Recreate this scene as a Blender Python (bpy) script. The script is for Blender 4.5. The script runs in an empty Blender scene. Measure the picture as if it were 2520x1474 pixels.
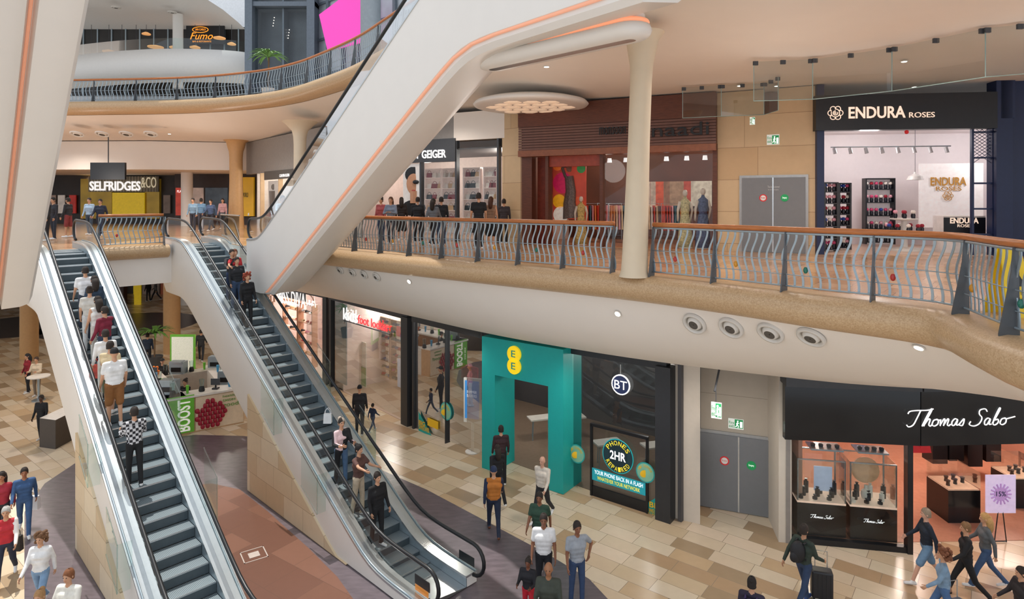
import bpy, math, random
import numpy as np
from mathutils import Vector, Matrix
random.seed(7)
F=1520.;HC=8.5;CX=1260.;HY=495.
L1=6.9;L2=13.4
V=Vector
scn=bpy.context.scene;coll=scn.collection
scn.view_settings.view_transform='Standard'
def at_z(px,py,z):
    d=(HC-z)*F/(py-HY);return V(((px-CX)/F*d,d,z))
def G(px,py): return at_z(px,py,0.)
def at_d(px,py,d): return V(((px-CX)/F*d,d,HC-(py-HY)/F*d))
# ---------------- materials
def lin(h):
    if not isinstance(h,str): return h
    o=[]
    for i in (0,2,4):
        c=int(h[i:i+2],16)/255.;o.append(c/12.92 if c<=.04045 else ((c+.055)/1.055)**2.4)
    return tuple(o)
MC={}
def mat(h,rough=.5,metal=0.,emit=0.,var=.08,scale=8.,stretch=None,name=None):
    key=(h,rough,metal,emit,var,scale,stretch)
    if key in MC: return MC[key]
    m=bpy.data.materials.new(name or 'surface_'+h);m.use_nodes=True;nt=m.node_tree
    b=nt.nodes['Principled BSDF'];c=lin(h)
    b.inputs['Roughness'].default_value=rough;b.inputs['Metallic'].default_value=metal
    tc=nt.nodes.new('ShaderNodeTexCoord');nz=nt.nodes.new('ShaderNodeTexNoise');nz.inputs['Scale'].default_value=scale
    if stretch:
        mp=nt.nodes.new('ShaderNodeMapping');mp.inputs['Scale'].default_value=stretch
        nt.links.new(tc.outputs['Object'],mp.inputs[0]);nt.links.new(mp.outputs[0],nz.inputs[0])
    else: nt.links.new(tc.outputs['Object'],nz.inputs[0])
    mx=nt.nodes.new('ShaderNodeMix');mx.data_type='RGBA'
    mx.inputs[6].default_value=(*[x*max(0,1-var*1.6) for x in c],1);mx.inputs[7].default_value=(*[min(1,x*(1+var*1.6)) for x in c],1)
    nt.links.new(nz.outputs['Fac'],mx.inputs[0]);nt.links.new(mx.outputs[2],b.inputs['Base Color'])
    if emit:
        nt.links.new(mx.outputs[2],b.inputs['Emission Color']);b.inputs['Emission Strength'].default_value=emit
    MC[key]=m;return m
def checkmat():
    m=bpy.data.materials.new('checked_cloth');m.use_nodes=True;nt=m.node_tree;b=nt.nodes['Principled BSDF']
    tc=nt.nodes.new('ShaderNodeTexCoord');ck=nt.nodes.new('ShaderNodeTexChecker');ck.inputs['Scale'].default_value=17
    ck.inputs['Color1'].default_value=(.02,.02,.025,1);ck.inputs['Color2'].default_value=(.6,.6,.62,1)
    nt.links.new(tc.outputs['Object'],ck.inputs[0]);nt.links.new(ck.outputs[0],b.inputs['Base Color']);b.inputs['Roughness'].default_value=.8;return m
def glassmat(name,tint=(.93,.97,.96),refl=1.):
    m=bpy.data.materials.new(name);m.use_nodes=True;nt=m.node_tree;nt.nodes.clear()
    o=nt.nodes.new('ShaderNodeOutputMaterial');t=nt.nodes.new('ShaderNodeBsdfTransparent');g=nt.nodes.new('ShaderNodeBsdfGlossy')
    t.inputs[0].default_value=(*tint,1);g.inputs['Roughness'].default_value=.02
    fr=nt.nodes.new('ShaderNodeLayerWeight');fr.inputs[0].default_value=.25
    mu=nt.nodes.new('ShaderNodeMath');mu.operation='MULTIPLY_ADD';mu.inputs[1].default_value=.6*refl;mu.inputs[2].default_value=.04*refl
    mx=nt.nodes.new('ShaderNodeMixShader')
    nt.links.new(fr.outputs['Fresnel'],mu.inputs[0]);nt.links.new(mu.outputs[0],mx.inputs[0]);nt.links.new(t.outputs[0],mx.inputs[1]);nt.links.new(g.outputs[0],mx.inputs[2]);nt.links.new(mx.outputs[0],o.inputs[0])
    return m
GL=glassmat('clear_glass');GLS=glassmat('shop_glass',(.9,.93,.93),.75);GLG=glassmat('greenish_glass',(.85,.94,.92),1.2);GLC=glassmat('curtain_glass',(.74,.8,.8),2.2)
def tiles(name,cols,w,h,rot=0,rough=.3,mort=.012,mcol=None,vert=False,nzf=.12):
    m=bpy.data.materials.new(name);m.use_nodes=True;nt=m.node_tree;b=nt.nodes['Principled BSDF'];N=nt.nodes.new;L=nt.links.new
    tc=N('ShaderNodeTexCoord');mp=N('ShaderNodeMapping');mp.inputs['Rotation'].default_value=(0,0,rot);L(tc.outputs['Object'],mp.inputs[0])
    sp=N('ShaderNodeSeparateXYZ');L(mp.outputs[0],sp.inputs[0])
    def ma(op,a,bb=None):
        n=N('ShaderNodeMath');n.operation=op
        for i,x in enumerate((a,bb)):
            if x is None: continue
            if isinstance(x,(int,float)): n.inputs[i].default_value=x
            else: L(x,n.inputs[i])
        return n.outputs[0]
    XX=sp.outputs[0] if not vert else ma('ADD',sp.outputs[0],ma('MULTIPLY',sp.outputs[1],-.6))
    YY=sp.outputs[1] if not vert else sp.outputs[2]
    y=ma('DIVIDE',YY,h);row=ma('FLOOR',y)
    wn=N('ShaderNodeTexWhiteNoise');wn.noise_dimensions='1D';L(row,wn.inputs['W'])
    x=ma('ADD',ma('DIVIDE',XX,w),wn.outputs[0]);cell=ma('FLOOR',x)
    cb=N('ShaderNodeCombineXYZ');L(cell,cb.inputs[0]);L(row,cb.inputs[1])
    w2=N('ShaderNodeTexWhiteNoise');w2.noise_dimensions='2D';L(cb.outputs[0],w2.inputs['Vector'])
    cr=N('ShaderNodeValToRGB');cr.color_ramp.interpolation='CONSTANT'
    els=cr.color_ramp.elements
    for i,c in enumerate(cols):
        if i<2: e=els[i];e.position=i/len(cols)
        else: e=els.new(i/len(cols))
        e.color=(*lin(c),1)
    L(w2.outputs['Value'],cr.inputs[0])
    nz=N('ShaderNodeTexNoise');nz.inputs['Scale'].default_value=5;nz.inputs['Detail'].default_value=5;L(tc.outputs['Object'],nz.inputs[0])
    mx=N('ShaderNodeMix');mx.data_type='RGBA';mx.blend_type='MULTIPLY';mx.inputs[0].default_value=nzf
    L(cr.outputs[0],mx.inputs[6]);L(nz.outputs['Fac'],mx.inputs[7])
    fx=ma('FRACT',x);fy=ma('FRACT',y)
    mm=ma('MAXIMUM',ma('LESS_THAN',fx,mort/w),ma('LESS_THAN',fy,mort/h))
    m2=N('ShaderNodeMix');m2.data_type='RGBA';L(mm,m2.inputs[0]);L(mx.outputs[2],m2.inputs[6]);m2.inputs[7].default_value=(*lin(mcol or '9A8A76'),1)
    L(m2.outputs[2],b.inputs['Base Color']);b.inputs['Roughness'].default_value=rough
    return m
WHITE=mat('E6E1DA',.42,var=.015,scale=2);CREAM=mat('E9E1D7',.6,var=.015,scale=1.5);OFFW=mat('D6D1C9',.6,var=.03)
STONE=mat('CDB08A',.55,var=.08,scale=4);STONEL=tiles('stone_cladding',['CDB18B','C9AA82','D2B791'],2.6,1.02,0,.6,.014,'94795A',True)
PLST=tiles('plinth_stone',['DCC6A4','D3B994','E2CFB0'],1.2,.6,0,.5,.012,'A08868',True)
ALU=mat('C6CACC',.25,.8,var=.04);STEEL=mat('9DABB3',.35,.5,var=.05);FIN=mat('5C6064',.45,.4);BLACK=mat('15161A',.35,var=.2);GLOSSBLK=mat('0E0F12',.12,var=.1)
DARK=mat('2B2D31',.4);CHAR=mat('3D4045',.5);RUB=mat('16181B',.4);WOOD=mat('B06A38',.35,var=.25,scale=6,stretch=(1,1,6));WOODD=mat('5E3220',.5,var=.3,scale=5,stretch=(1,1,8))
TEAL=mat('17A9A4',.45,var=.03);YEL=mat('F6C524',.5,var=.03);RED=mat('C8252B',.5,emit=.15);ORG=mat('EDA888',.5,emit=.25,var=.02);WARM=mat('F4D6B8',.5,emit=.35,var=.05,scale=2)
LAMPW=mat('FFF4E4',.5,emit=6.,var=0.01);LAMPS=mat('FFF4E5',.5,emit=1.5,var=0.01);WTXT=mat('FFFFFF',.4,emit=.7,var=.01);NAVY=mat('18264E',.5);PINKW=mat('E4CFC9',.6,var=.03);GRN=mat('1E9A58',.5,emit=.15);GREYD=mat('787B7F',.5,var=.03)
PINK=mat('EE49B8',.5,emit=.3,var=.01);LIME=mat('6FBF3A',.5);SKY=mat('3E86C8',.4,emit=.4)
FLT=tiles('stone_floor_tiles',['DCC9AE','CCB08C','E4D1B8','BC9E7C','D2BC9C','E0D0B6','AE9678','D8C2A4'],.95,.48,math.radians(38),.26)
FLU=tiles('upper_floor_tiles',['C89E78','BE926A','D0A882','C49A74'],.6,.6,math.radians(40),.18,.01,'986F4E')
GRAN=mat('655B60',.3,var=.3,scale=3,stretch=(1,3,1));REDST=tiles('red_granite',['76503F','6E493A','7E5746'],.9,.9,.6,.35,.01,'5C4034')
def mosaic():
    m=bpy.data.materials.new('mosaic_tiles');m.use_nodes=True;nt=m.node_tree;b=nt.nodes['Principled BSDF'];N=nt.nodes.new;L=nt.links.new
    tc=N('ShaderNodeTexCoord');vo=N('ShaderNodeTexVoronoi');vo.inputs['Scale'].default_value=55;L(tc.outputs['Object'],vo.inputs['Vector'])
    cr=N('ShaderNodeValToRGB');e=cr.color_ramp.elements;e[0].color=(*lin('AC8C66'),1);e[1].color=(*lin('C9AC88'),1)
    L(vo.outputs['Color'],cr.inputs[0]);L(cr.outputs[0],b.inputs['Base Color']);b.inputs['Roughness'].default_value=.35;return m
MOS=mosaic()
def stepmat():
    m=bpy.data.materials.new('ribbed_step_metal');m.use_nodes=True;nt=m.node_tree;b=nt.nodes['Principled BSDF'];N=nt.nodes.new;L=nt.links.new
    tc=N('ShaderNodeTexCoord');w=N('ShaderNodeTexWave');w.bands_direction='X';w.inputs['Scale'].default_value=12
    L(tc.outputs['Object'],w.inputs[0]);cr=N('ShaderNodeValToRGB');e=cr.color_ramp.elements;e[0].color=(*lin('5C686E'),1);e[1].color=(*lin('9AA7AC'),1)
    L(w.outputs[0],cr.inputs[0]);L(cr.outputs[0],b.inputs['Base Color']);b.inputs['Roughness'].default_value=.45;b.inputs['Metallic'].default_value=.3;return m
STEP=stepmat();RISER=mat('4A555B',.5,.2,var=.1)
# ---------------- mesh builder
class MB:
    def __init__(s): s.v=[];s.f=[];s.m=[]
    def add(s,vs,fs,mi=0):
        n=len(s.v);s.v+=[V(v) for v in vs];s.f+=[[i+n for i in f] for f in fs];s.m+=[mi]*len(fs);return s
    def hexa(s,p,mi=0):
        return s.add(p,[(3,2,1,0),(4,5,6,7),(0,1,5,4),(1,2,6,5),(2,3,7,6),(3,0,4,7)],mi)
    def box(s,c,sz,rot=0,mi=0):
        c=V(c);x,y,z=[a/2 for a in sz];R=Matrix.Rotation(rot,3,'Z')
        P=[c+R@V(q) for q in ((-x,-y,-z),(x,-y,-z),(x,y,-z),(-x,y,-z),(-x,-y,z),(x,-y,z),(x,y,z),(-x,y,z))]
        return s.hexa(P,mi)
    def prism(s,poly,z0,z1,mt=0,ms=0,mb_=0):
        n=len(poly);s.add([(p[0],p[1],z0) for p in poly]+[(p[0],p[1],z1) for p in poly],[list(range(n))[::-1]],mb_)
        k=len(s.v)-2*n
        s.f.append([k+n+i for i in range(n)]);s.m.append(mt)
        for i in range(n):
            j=(i+1)%n;s.f.append([k+i,k+j,k+n+j,k+n+i]);s.m.append(ms)
        return s
    def grid(s,rows,cu=False,cv=False,mi=0):
        n=len(rows);k=len(rows[0]);vs=[p for r in rows for p in r];fs=[]
        for i in range(n if cu else n-1):
            for j in range(k if cv else k-1):
                a=i*k+j;b_=i*k+(j+1)%k;c=((i+1)%n)*k+(j+1)%k;d=((i+1)%n)*k+j;fs.append((a,b_,c,d))
        return s.add(vs,fs,mi)
    def frame(s,d):
        d=V(d).normalized();a=V((0,0,1)) if abs(d.z)<.95 else V((0,1,0));x=d.cross(a).normalized();return x,x.cross(d).normalized()
    def ends(s,k0,n,mi):
        s.f.append([k0+i for i in range(n)][::-1]);s.m.append(mi);k=len(s.v)-n;s.f.append([k+i for i in range(n)]);s.m.append(mi)
    def cyl(s,p0,p1,r0,r1=None,n=14,mi=0):
        r1=r0 if r1 is None else r1;p0=V(p0);p1=V(p1);x,y=s.frame(p1-p0)
        R=[[p+(x*math.cos(2*math.pi*i/n)+y*math.sin(2*math.pi*i/n))*r for i in range(n)] for p,r in ((p0,r0),(p1,r1))]
        s.grid(R,cv=True,mi=mi);s.ends(len(s.v)-2*n,n,mi);return s
    def caps(s,p0,r0,p1,r1,n=8,mi=0):
        p0=V(p0);p1=V(p1);d=p1-p0
        if d.length<1e-5: d=V((0,0,1e-4))
        u=d.normalized();x,y=s.frame(u);R0=[]
        for a in (-80,-45,-15): R0.append((p0+u*r0*math.sin(math.radians(a)),r0*math.cos(math.radians(a))))
        for a in (15,45,80): R0.append((p1+u*r1*math.sin(math.radians(a)),r1*math.cos(math.radians(a))))
        R=[[c+(x*math.cos(2*math.pi*i/n)+y*math.sin(2*math.pi*i/n))*r for i in range(n)] for c,r in R0]
        s.grid(R,cv=True,mi=mi);s.ends(len(s.v)-len(R)*n,n,mi);return s
    def sph(s,c,r,n=12,m=8,mi=0):
        if not hasattr(r,'__len__'): r=(r,r,r)
        c=V(c);R=[]
        for j in range(1,m):
            a=math.pi*j/m-math.pi/2;R.append([c+V((r[0]*math.cos(a)*math.cos(2*math.pi*i/n),r[1]*math.cos(a)*math.sin(2*math.pi*i/n),r[2]*math.sin(a))) for i in range(n)])
        s.grid(R,cv=True,mi=mi);s.ends(len(s.v)-len(R)*n,n,mi);return s
    def lathe(s,base,prof,n=24,mi=0,lean=(0,0)):
        b=V(base);R=[[b+V((r*math.cos(2*math.pi*i/n)+lean[0]*z,r*math.sin(2*math.pi*i/n)+lean[1]*z,z)) for i in range(n)] for r,z in prof]
        s.grid(R,cv=True,mi=mi);s.ends(len(s.v)-len(R)*n,n,mi);return s
    def tube(s,pts,r,n=8,mi=0,up=None,flat=1.):
        pts=[V(p) for p in pts];R=[];px=None
        for i,p in enumerate(pts):
            d=(pts[min(i+1,len(pts)-1)]-pts[max(i-1,0)]).normalized()
            if px is None: x,y=s.frame(d)
            else:
                x=(px-d*px.dot(d)).normalized();y=x.cross(d)
            px=x;rr=r[i] if hasattr(r,'__len__') else r
            R.append([p+(x*math.cos(2*math.pi*k/n)+y*math.sin(2*math.pi*k/n)*flat)*rr for k in range(n)])
        s.grid(R,cv=True,mi=mi);s.ends(len(s.v)-len(R)*n,n,mi);return s
WL={}
def meta(o,label=None,cat=None,group=None,kind=None):
    if label:o['label']=label
    if cat:o['category']=cat
    if group:o['group']=group
    if kind:o['kind']=kind
def mesh_of(mb,name,mats,c=V((0,0,0)),sharp=.6):
    me=bpy.data.meshes.new(name);me.from_pydata([tuple(v-c) for v in mb.v],[],mb.f)
    for m in (mats if isinstance(mats,(list,tuple)) else [mats]): me.materials.append(m)
    me.polygons.foreach_set('material_index',mb.m);me.polygons.foreach_set('use_smooth',[True]*len(mb.f));me.update()
    try: me.set_sharp_from_angle(angle=sharp)
    except Exception: pass
    return me
def mk(mb,name,mats,parent=None,label=None,cat=None,group=None,kind=None,origin=None,sharp=.6):
    xs=[v.x for v in mb.v];ys=[v.y for v in mb.v];zs=[v.z for v in mb.v]
    c=V(origin) if origin is not None else V(((min(xs)+max(xs))/2,(min(ys)+max(ys))/2,min(zs)))
    o=bpy.data.objects.new(name,mesh_of(mb,name,mats,c,sharp));coll.objects.link(o)
    if parent: o.parent=parent;o.location=c-WL[parent.name]
    else: o.location=c
    WL[o.name]=c;meta(o,label,cat,group,kind);return o
def st(mb,name,mats,sharp=.6): return mk(mb,name,mats,kind='structure',sharp=sharp,origin=(0,0,0))
def thing(name,loc,label,cat,group=None):
    o=bpy.data.objects.new(name,None);o.empty_display_size=.2;coll.objects.link(o);o.location=V(loc);WL[o.name]=V(loc);meta(o,label,cat,group);return o
def inst(me,name,loc,rz=0,parent=None,label=None,cat=None,group=None,sc=1,kind=None):
    o=bpy.data.objects.new(name,me);coll.objects.link(o);loc=V(loc);o.location=loc-(WL[parent.name] if parent else V((0,0,0)));o.rotation_euler=(0,0,rz);o.scale=(sc,sc,sc)
    if parent:o.parent=parent
    WL[o.name]=loc;meta(o,label,cat,group,kind);return o
TJ=[]
def text(s,O,U,Vv,N,m,parent,ext=.012,name='lettering',label=None): TJ.append((s,V(O),V(U),V(Vv),V(N),m,parent,ext,name,label))
def text_arc(s,C,r,h,U,Z,N,a0,a1,m,parent,flip=False):
    n=len(s)
    for i,ch in enumerate(s):
        if ch==' ':continue
        a=math.radians(a0+(a1-a0)*(i+.5)/n);dirr=U*math.cos(a)+Z*math.sin(a);tan=(U*math.sin(a)-Z*math.cos(a))
        if flip: tan=-tan;up=-dirr
        else: up=dirr
        w=abs(math.radians(a1-a0))*r/n*.75
        text(ch,C+dirr*r-tan*w/2-up*h/2,tan*w,up*h,N,m,parent,.004)
# -------- curves
def crom(P,n=10):
    P=[V((p[0],p[1],0)) for p in P];Q=[P[0]*2-P[1]]+P+[P[-1]*2-P[-2]];o=[]
    for i in range(1,len(Q)-2):
        for k in range(n):
            t=k/n;a,b,c,d=Q[i-1:i+3];o.append(.5*((2*b)+(c-a)*t+(2*a-5*b+4*c-d)*t*t+(3*b-a-3*c+d)*t**3))
    o.append(P[-1]);return o
def resample(P,step=None,n=None):
    L=[0]
    for a,b in zip(P,P[1:]): L.append(L[-1]+(b-a).length)
    if n is None: n=max(1,round(L[-1]/step))
    out=[];j=0
    for i in range(n+1):
        s=L[-1]*i/n
        while j<len(L)-2 and L[j+1]<s: j+=1
        t=(s-L[j])/max(1e-9,L[j+1]-L[j]);out.append((P[j].lerp(P[j+1],t),(P[j+1]-P[j]).normalized()))
    return out
def rn(t): return V((t.y,-t.x,0))
# ---------------- camera
cam=bpy.data.cameras.new('camera');cam.sensor_width=36;cam.lens=36*F/2520;cam.shift_y=-(737-HY)/2520;cam.clip_end=300
co=bpy.data.objects.new('camera',cam);coll.objects.link(co);co.location=(0,0,HC);co.rotation_euler=(math.pi/2,0,0);scn.camera=co
# ---------------- world + lights
w=bpy.data.worlds.new('sky');scn.world=w;w.use_nodes=True;nt=w.node_tree;bg=nt.nodes['Background'];bg.inputs[0].default_value=(.86,.92,1,1);bg.inputs[1].default_value=1.12
sd=bpy.data.lights.new('sun','SUN');sd.energy=3.6;sd.angle=.01;sd.color=(1,.96,.9);so=bpy.data.objects.new('sun',sd);coll.objects.link(so);so.rotation_euler=V((.25,-.28,-1)).to_track_quat('-Z','Y').to_euler();so.location=(0,0,30)
def lamp(p,e,col=(1,.91,.83),r=.15,spot=False):
    l=bpy.data.lights.new('downlight_or_fill_lamp','SPOT' if spot else 'POINT');l.energy=e;l.color=col;l.shadow_soft_size=r
    if spot: l.spot_size=2.75;l.spot_blend=.7
    o=bpy.data.objects.new('downlight_or_fill_lamp',l);coll.objects.link(o);o.location=p  # also used for added fill lights that have no fitting
# ---------------- walls helper
class Wall:
    def __init__(s,A,B):
        s.A=V((A[0],A[1],0));s.B=V((B[0],B[1],0));s.d=(s.B-s.A).normalized();s.L=(s.B-s.A).length
        n=V((s.d.y,-s.d.x,0));s.n=n if n.dot(-s.A)>0 else -n
    def u(s,px,out=0):
        A=s.A+s.n*out;rx=(px-CX)/F;return -(A.x-A.y*rx)/(s.d.x-s.d.y*rx)
    def P(s,u,z,out=0):
        p=s.A+s.d*u+s.n*out;return V((p.x,p.y,z))
    def z(s,px,py,out=0):
        p=s.P(s.u(px,out),0,out);return HC-(py-HY)/F*p.y
    def R(s,a,b,c,d,out=0):
        m=(a+c)/2;return s.u(a,out),s.u(c,out),s.z(m,d,out),s.z(m,b,out)
    def box(s,mb,u0,u1,z0,z1,o0,o1,mi=0):
        return mb.hexa([s.P(u0,z0,o0),s.P(u1,z0,o0),s.P(u1,z0,o1),s.P(u0,z0,o1),s.P(u0,z1,o0),s.P(u1,z1,o0),s.P(u1,z1,o1),s.P(u0,z1,o1)],mi)
    def pb(s,mb,a,b,c,d,o0=0,o1=.05,mi=0):
        u0,u1,z0,z1=s.R(a,b,c,d,o1);return s.box(mb,u0,u1,z0,z1,o0,o1,mi)
    def disc(s,mb,px,py,rpx,o0,o1,mi=0,n=24):
        u=s.u(px,o1);z=s.z(px,py,o1);k=s.P(u,0,o1).y/F;r=rpx*k
        return mb.cyl(s.P(u,z,o0),s.P(u,z,o1),r,r,n,mi)
    def text(s,t,a,b,c,d,out,m,parent,ext=.012,slant=0,label=None):
        u0,u1,z0,z1=s.R(a,b,c,d,out);text(t,s.P(u0,z0,out),s.P(u1,z0,out)-s.P(u0,z0,out)+V((0,0,slant)),V((0,0,z1-z0)),s.n,m,parent,ext,label=label)
def sign(W,name,label,a,b,c,d,o0,o1,m,cat='sign',texts=()):
    mb=MB();W.pb(mb,a,b,c,d,o0,o1);return mk(mb,name,m,label=label,cat=cat)
def room(W,u0,u1,z0,z1,dep,mw,mf,mc=None,light=120,lcol=(1,.92,.84),sides='lr',front=0.):
    mb=MB();W.box(mb,u0,u1,z0,z1,-dep-.1,-dep);st(mb,'wall_back',mw)
    for c,u in (('l',u0),('r',u1)):
        if c in sides: mb=MB();W.box(mb,u-.05,u+.05,z0,z1,-dep,-.02);st(mb,'wall_side',mw)
    mb=MB();W.box(mb,u0,u1,z0,z0+.012,-dep,front);st(mb,'floor',mf)
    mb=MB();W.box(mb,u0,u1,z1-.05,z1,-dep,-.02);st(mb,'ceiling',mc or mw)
    n=max(1,int((u1-u0)/3))
    for i in range(n): lamp(W.P(u0+(u1-u0)*(i+.5)/n,z1-.6,-dep*.45),light,lcol,.25)
STROKES=[(1.0,[[(0,.8),(.1,.95),(.5,1.0),(1.1,1.0),(1.5,1.08)],[(.75,1.0),(.6,.5),(.45,.1),(.2,-.02),(.05,.1)]]),
(.55,[[(0,0),(.15,.5),(.35,1.05),(.42,1.0),(.25,.5),(.1,0)],[(.12,.1),(.3,.42),(.42,.42),(.4,.1),(.5,0),(.6,.1)]]),
(.48,[[(.3,.42),(.1,.35),(.05,.1),(.2,0),(.38,.12),(.38,.35),(.28,.43),(.35,.36),(.55,.38)]]),
(.7,[[(.02,.4),(.08,0)],[(.08,.1),(.22,.42),(.3,.38),(.28,0)],[(.3,.1),(.45,.42),(.53,.38),(.5,.08),(.6,0),(.7,.1)]]),
(.5,[[(.38,.38),(.2,.43),(.06,.25),(.1,.03),(.25,.05),(.38,.38),(.36,.05),(.5,.05)]]),
(.75,[[(0,.05),(.25,.42),(.28,.2),(.22,0),(.05,.02)]]),
(.75,[[(.85,.85),(.7,1.02),(.4,.95),(.4,.7),(.6,.45),(.5,.1),(.2,-.05),(-.1,.05),(-.05,.25)]]),
(.5,[[(.38,.38),(.2,.43),(.06,.25),(.1,.03),(.25,.05),(.38,.38),(.36,.05),(.5,.05)]]),
(.48,[[(.05,.1),(.25,.6),(.38,1.0),(.3,1.02),(.12,.4),(.1,.05),(.25,0),(.4,.15),(.35,.35),(.2,.3)]]),
(.5,[[(.3,.42),(.1,.35),(.05,.1),(.2,0),(.38,.12),(.38,.35),(.28,.43),(.35,.36),(.6,.42),(.9,.5)]])]
def script_word(O,U,Z,N,m,parent,r):
    tot=sum(a for a,_ in STROKES)+.3;x=0;mb=MB();O=V(O);U=V(U)/tot
    for wd,ss in STROKES:
        for q in ss:
            mb.tube([O+U*(x+p.x+p.y*.18)+V(Z)*p.y+N*r for p in crom(q,5)],r,6)
        x+=wd
    mk(mb,'lettering',m,parent,label='white flowing script lettering',sharp=2)
# ================= STRUCTURE
mb=MB();mb.add([(-70,2,0),(40,2,0),(40,75,0),(-70,75,0)],[(0,1,2,3)]);st(mb,'floor',FLT)
def patch(pts,m,z,nm='floor'):
    mb=MB();P=[G(*p) for p in pts];mb.add([(p.x,p.y,z) for p in P],[list(range(len(P)))]);st(mb,nm,m)
patch([(60,1260),(110,1190),(200,1130),(350,1085),(480,1070),(600,1073),(680,1085),(900,1140),(1050,1205),(1200,1285),(1350,1365),(1450,1425),(1520,1500),(1600,1800),(100,1900),(60,1474)],GRAN,.004)
patch([(440,1215),(470,1196),(520,1190),(590,1205),(660,1260),(760,1350),(830,1420),(880,1490),(960,1640),(760,1700),(640,1560),(540,1400),(455,1280)],REDST,.008)
for c,rx in (((300,800),2.4),((70,800),2.2)):
    mb=MB();p=G(*c);mb.add([(p.x+rx*2*math.cos(a*math.pi/18),p.y+rx*2*math.sin(a*math.pi/18),.006) for a in range(36)],[list(range(36))]);st(mb,'floor',mat('3E3638',.3,var=.2))
E=crom([(-8.0,22.9),(-6.8,21.5),(-5.5,20.3),(-3.1,18.2),(-.64,16.2),(1.1,14.8),(2.66,13.5),(4.0,12.1),(5.2,10.6),(6.1,9.6),(6.42,8.9),(6.2,8.1),(5.95,7.15),(5.9,6),(6.2,4.5)],8)
Sc=crom([(-15.5,36),(-13,33),(-8.5,28.6),(-3.8,23.3),(-.94,20.3),(1.5,18.3),(4.1,16.6),(6.9,15.6),(9.5,15.1),(12.2,15.3),(16,15.6),(24,16)],8)
Uw=[(-11,34),at_d(890,0,27),at_d(1245,0,23.5),at_d(1283,0,23),at_d(1765,0,20),at_d(2005,0,18.7),at_d(2490,0,18.),at_d(2800,0,17.5),(26,14),(26,6)]
Uw=[V((p[0],p[1],0)) for p in Uw]
n=70
Es=resample(E,n=n);Ss=resample(Sc,n=n);Us=resample(Uw,n=n)
LIP=[(-.45,0),(.1,.015),(.28,-.03),(.38,-.14),(.4,-.28),(.32,-.44),(.13,-.55),(-.1,-.6)]
def lip(S,z,m,nm='trim_1',sc=1):
    mb=MB();mb.grid([[p+rn(t)*o*sc+V((0,0,z+dz*sc)) for o,dz in LIP] for p,t in S]);st(mb,nm,m,sharp=2)
lip(Es,L1,MOS)
mb=MB();mb.grid([[V((e[0].x,e[0].y,L1)),V((u[0].x,u[0].y,L1))] for e,u in zip(Es,Us)]);st(mb,'floor',FLU)
mb=MB();rows=[]
for (e,t),(s,_) in zip(Es,Ss):
    a=e-rn(t)*.1;rows.append([V((*(a.lerp(s,k)).xy,z)) for k,z in ((0,6.32),(.05,5.95),(.14,5.5),(.28,5.0),(.5,4.6),(.75,4.38),(1.02,4.3))])
mb.grid(rows);st(mb,'ceiling',CREAM,sharp=2)
u2=V((-.722,.692,0));n2=V((.692,.722,0))
C2=V((-2.62,14.4,0));C1=C2-n2*4.2
c1=C1+u2*13.0;c2=C2+u2*13.0
pl=[(-60,19.55),(*(c1-n2*.95).xy,),(*(c1+n2*.95).xy,),(*(c2-n2*.95).xy,),(*(c2+n2*.95).xy,),(-9.75,22.1),(-8.0,22.95),(-11,34),(-11,58),(-60,58)]
pl=[(p[0],p[1]) for p in pl]
mb=MB();mb.prism(pl,5.5,L1,0,1,1);st(mb,'floor',[FLU,WHITE])
mb=MB();mb.prism([(-11,34),(-11,58),(30,58),(30,34)],5.5,L1,0,1,1);st(mb,'floor',[FLU,WHITE])
ed=[c1+n2*.95,c2-n2*.95];lip(resample(ed,n=4),L1,MOS,'trim_2',.8)
E2=crom([(-36,31.5),(-28,31.2),(-21.6,30.6),(-16,30),(-12,28.6),(-9.5,26.9),(-7.5,24.8),(-5.6,22.5),(-4.2,20.4),(-2.6,17.9),(-1,15.6),(.4,14),(1.6,12.4),(2.6,10.6),(3.6,8.6),(4.6,6),(5.5,2)],6)
E2s=resample(E2,n=90)
lip(E2s,L2,MOS,'trim_3',1.05)
back=[V((p[0],p[1],0)) for p in ((-60,36),(-60,62),(-30,62),(0,62),(30,62),(35,35),(35,18),(32,6),(30,0))]
Bs=resample(back,n=90)
mb=MB();mb.grid([[V((*(e-rn(t)*.1).lerp(b,k).xy,z)) for k,z in ((0,12.76),(.03,12.45),(.08,12.2),(.16,12.05),(.3,12.0),(1,12.0))] for (e,t),(b,_) in zip(E2s,Bs)]);st(mb,'ceiling',CREAM,sharp=2)
mb=MB();mb.grid([[V((*e.xy,L2)),V((*b.xy,L2))] for (e,t),(b,_) in zip(E2s,Bs)]);st(mb,'floor',OFFW)
mb=MB();mb.prism([(-60,37),(-21,36),(-12,38),(-8,42),(-8,58),(-60,58)],10.35,12.0);st(mb,'ceiling',CREAM)
mb=MB();mb.box((-15,57,3),(90,.3,6));st(mb,'wall_back',mat('4A4442',.6,var=.5,scale=.6))
mb=MB();mb.box((-20,52,9.5),(80,.3,5.2));st(mb,'wall_back',mat('5A504A',.6,var=.5,scale=.5))
mb=MB();mb.box((-10,48,20),(90,.3,16));st(mb,'wall_back',mat('D5D8DC',.6))
for x,y in ((-14,30),(-20,28),(-17,38),(-25,34),(-10,44),(-30,44),(-23,30)): lamp((x,y,11.8 if y<36 else 10.2),330,spot=True)
for x,y in ((-16,31),(-23,30)): lamp((x,y,9.6),80,r=.5)  # added soft fill hanging free below the soffit, no fitting here
for x,y in ((-14,30),(-20,26),(-12,40),(-24,38),(-32,30),(-20,48),(-16,24)): lamp((x,y,5.3),330,spot=True)
for x,y in ((-3,23),(1,20),(5,17),(9,15.5),(13,14),(3,15.5),(8,12),(5,13.5),(10,10)): lamp((x,y,11.85),160,spot=True)
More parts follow.
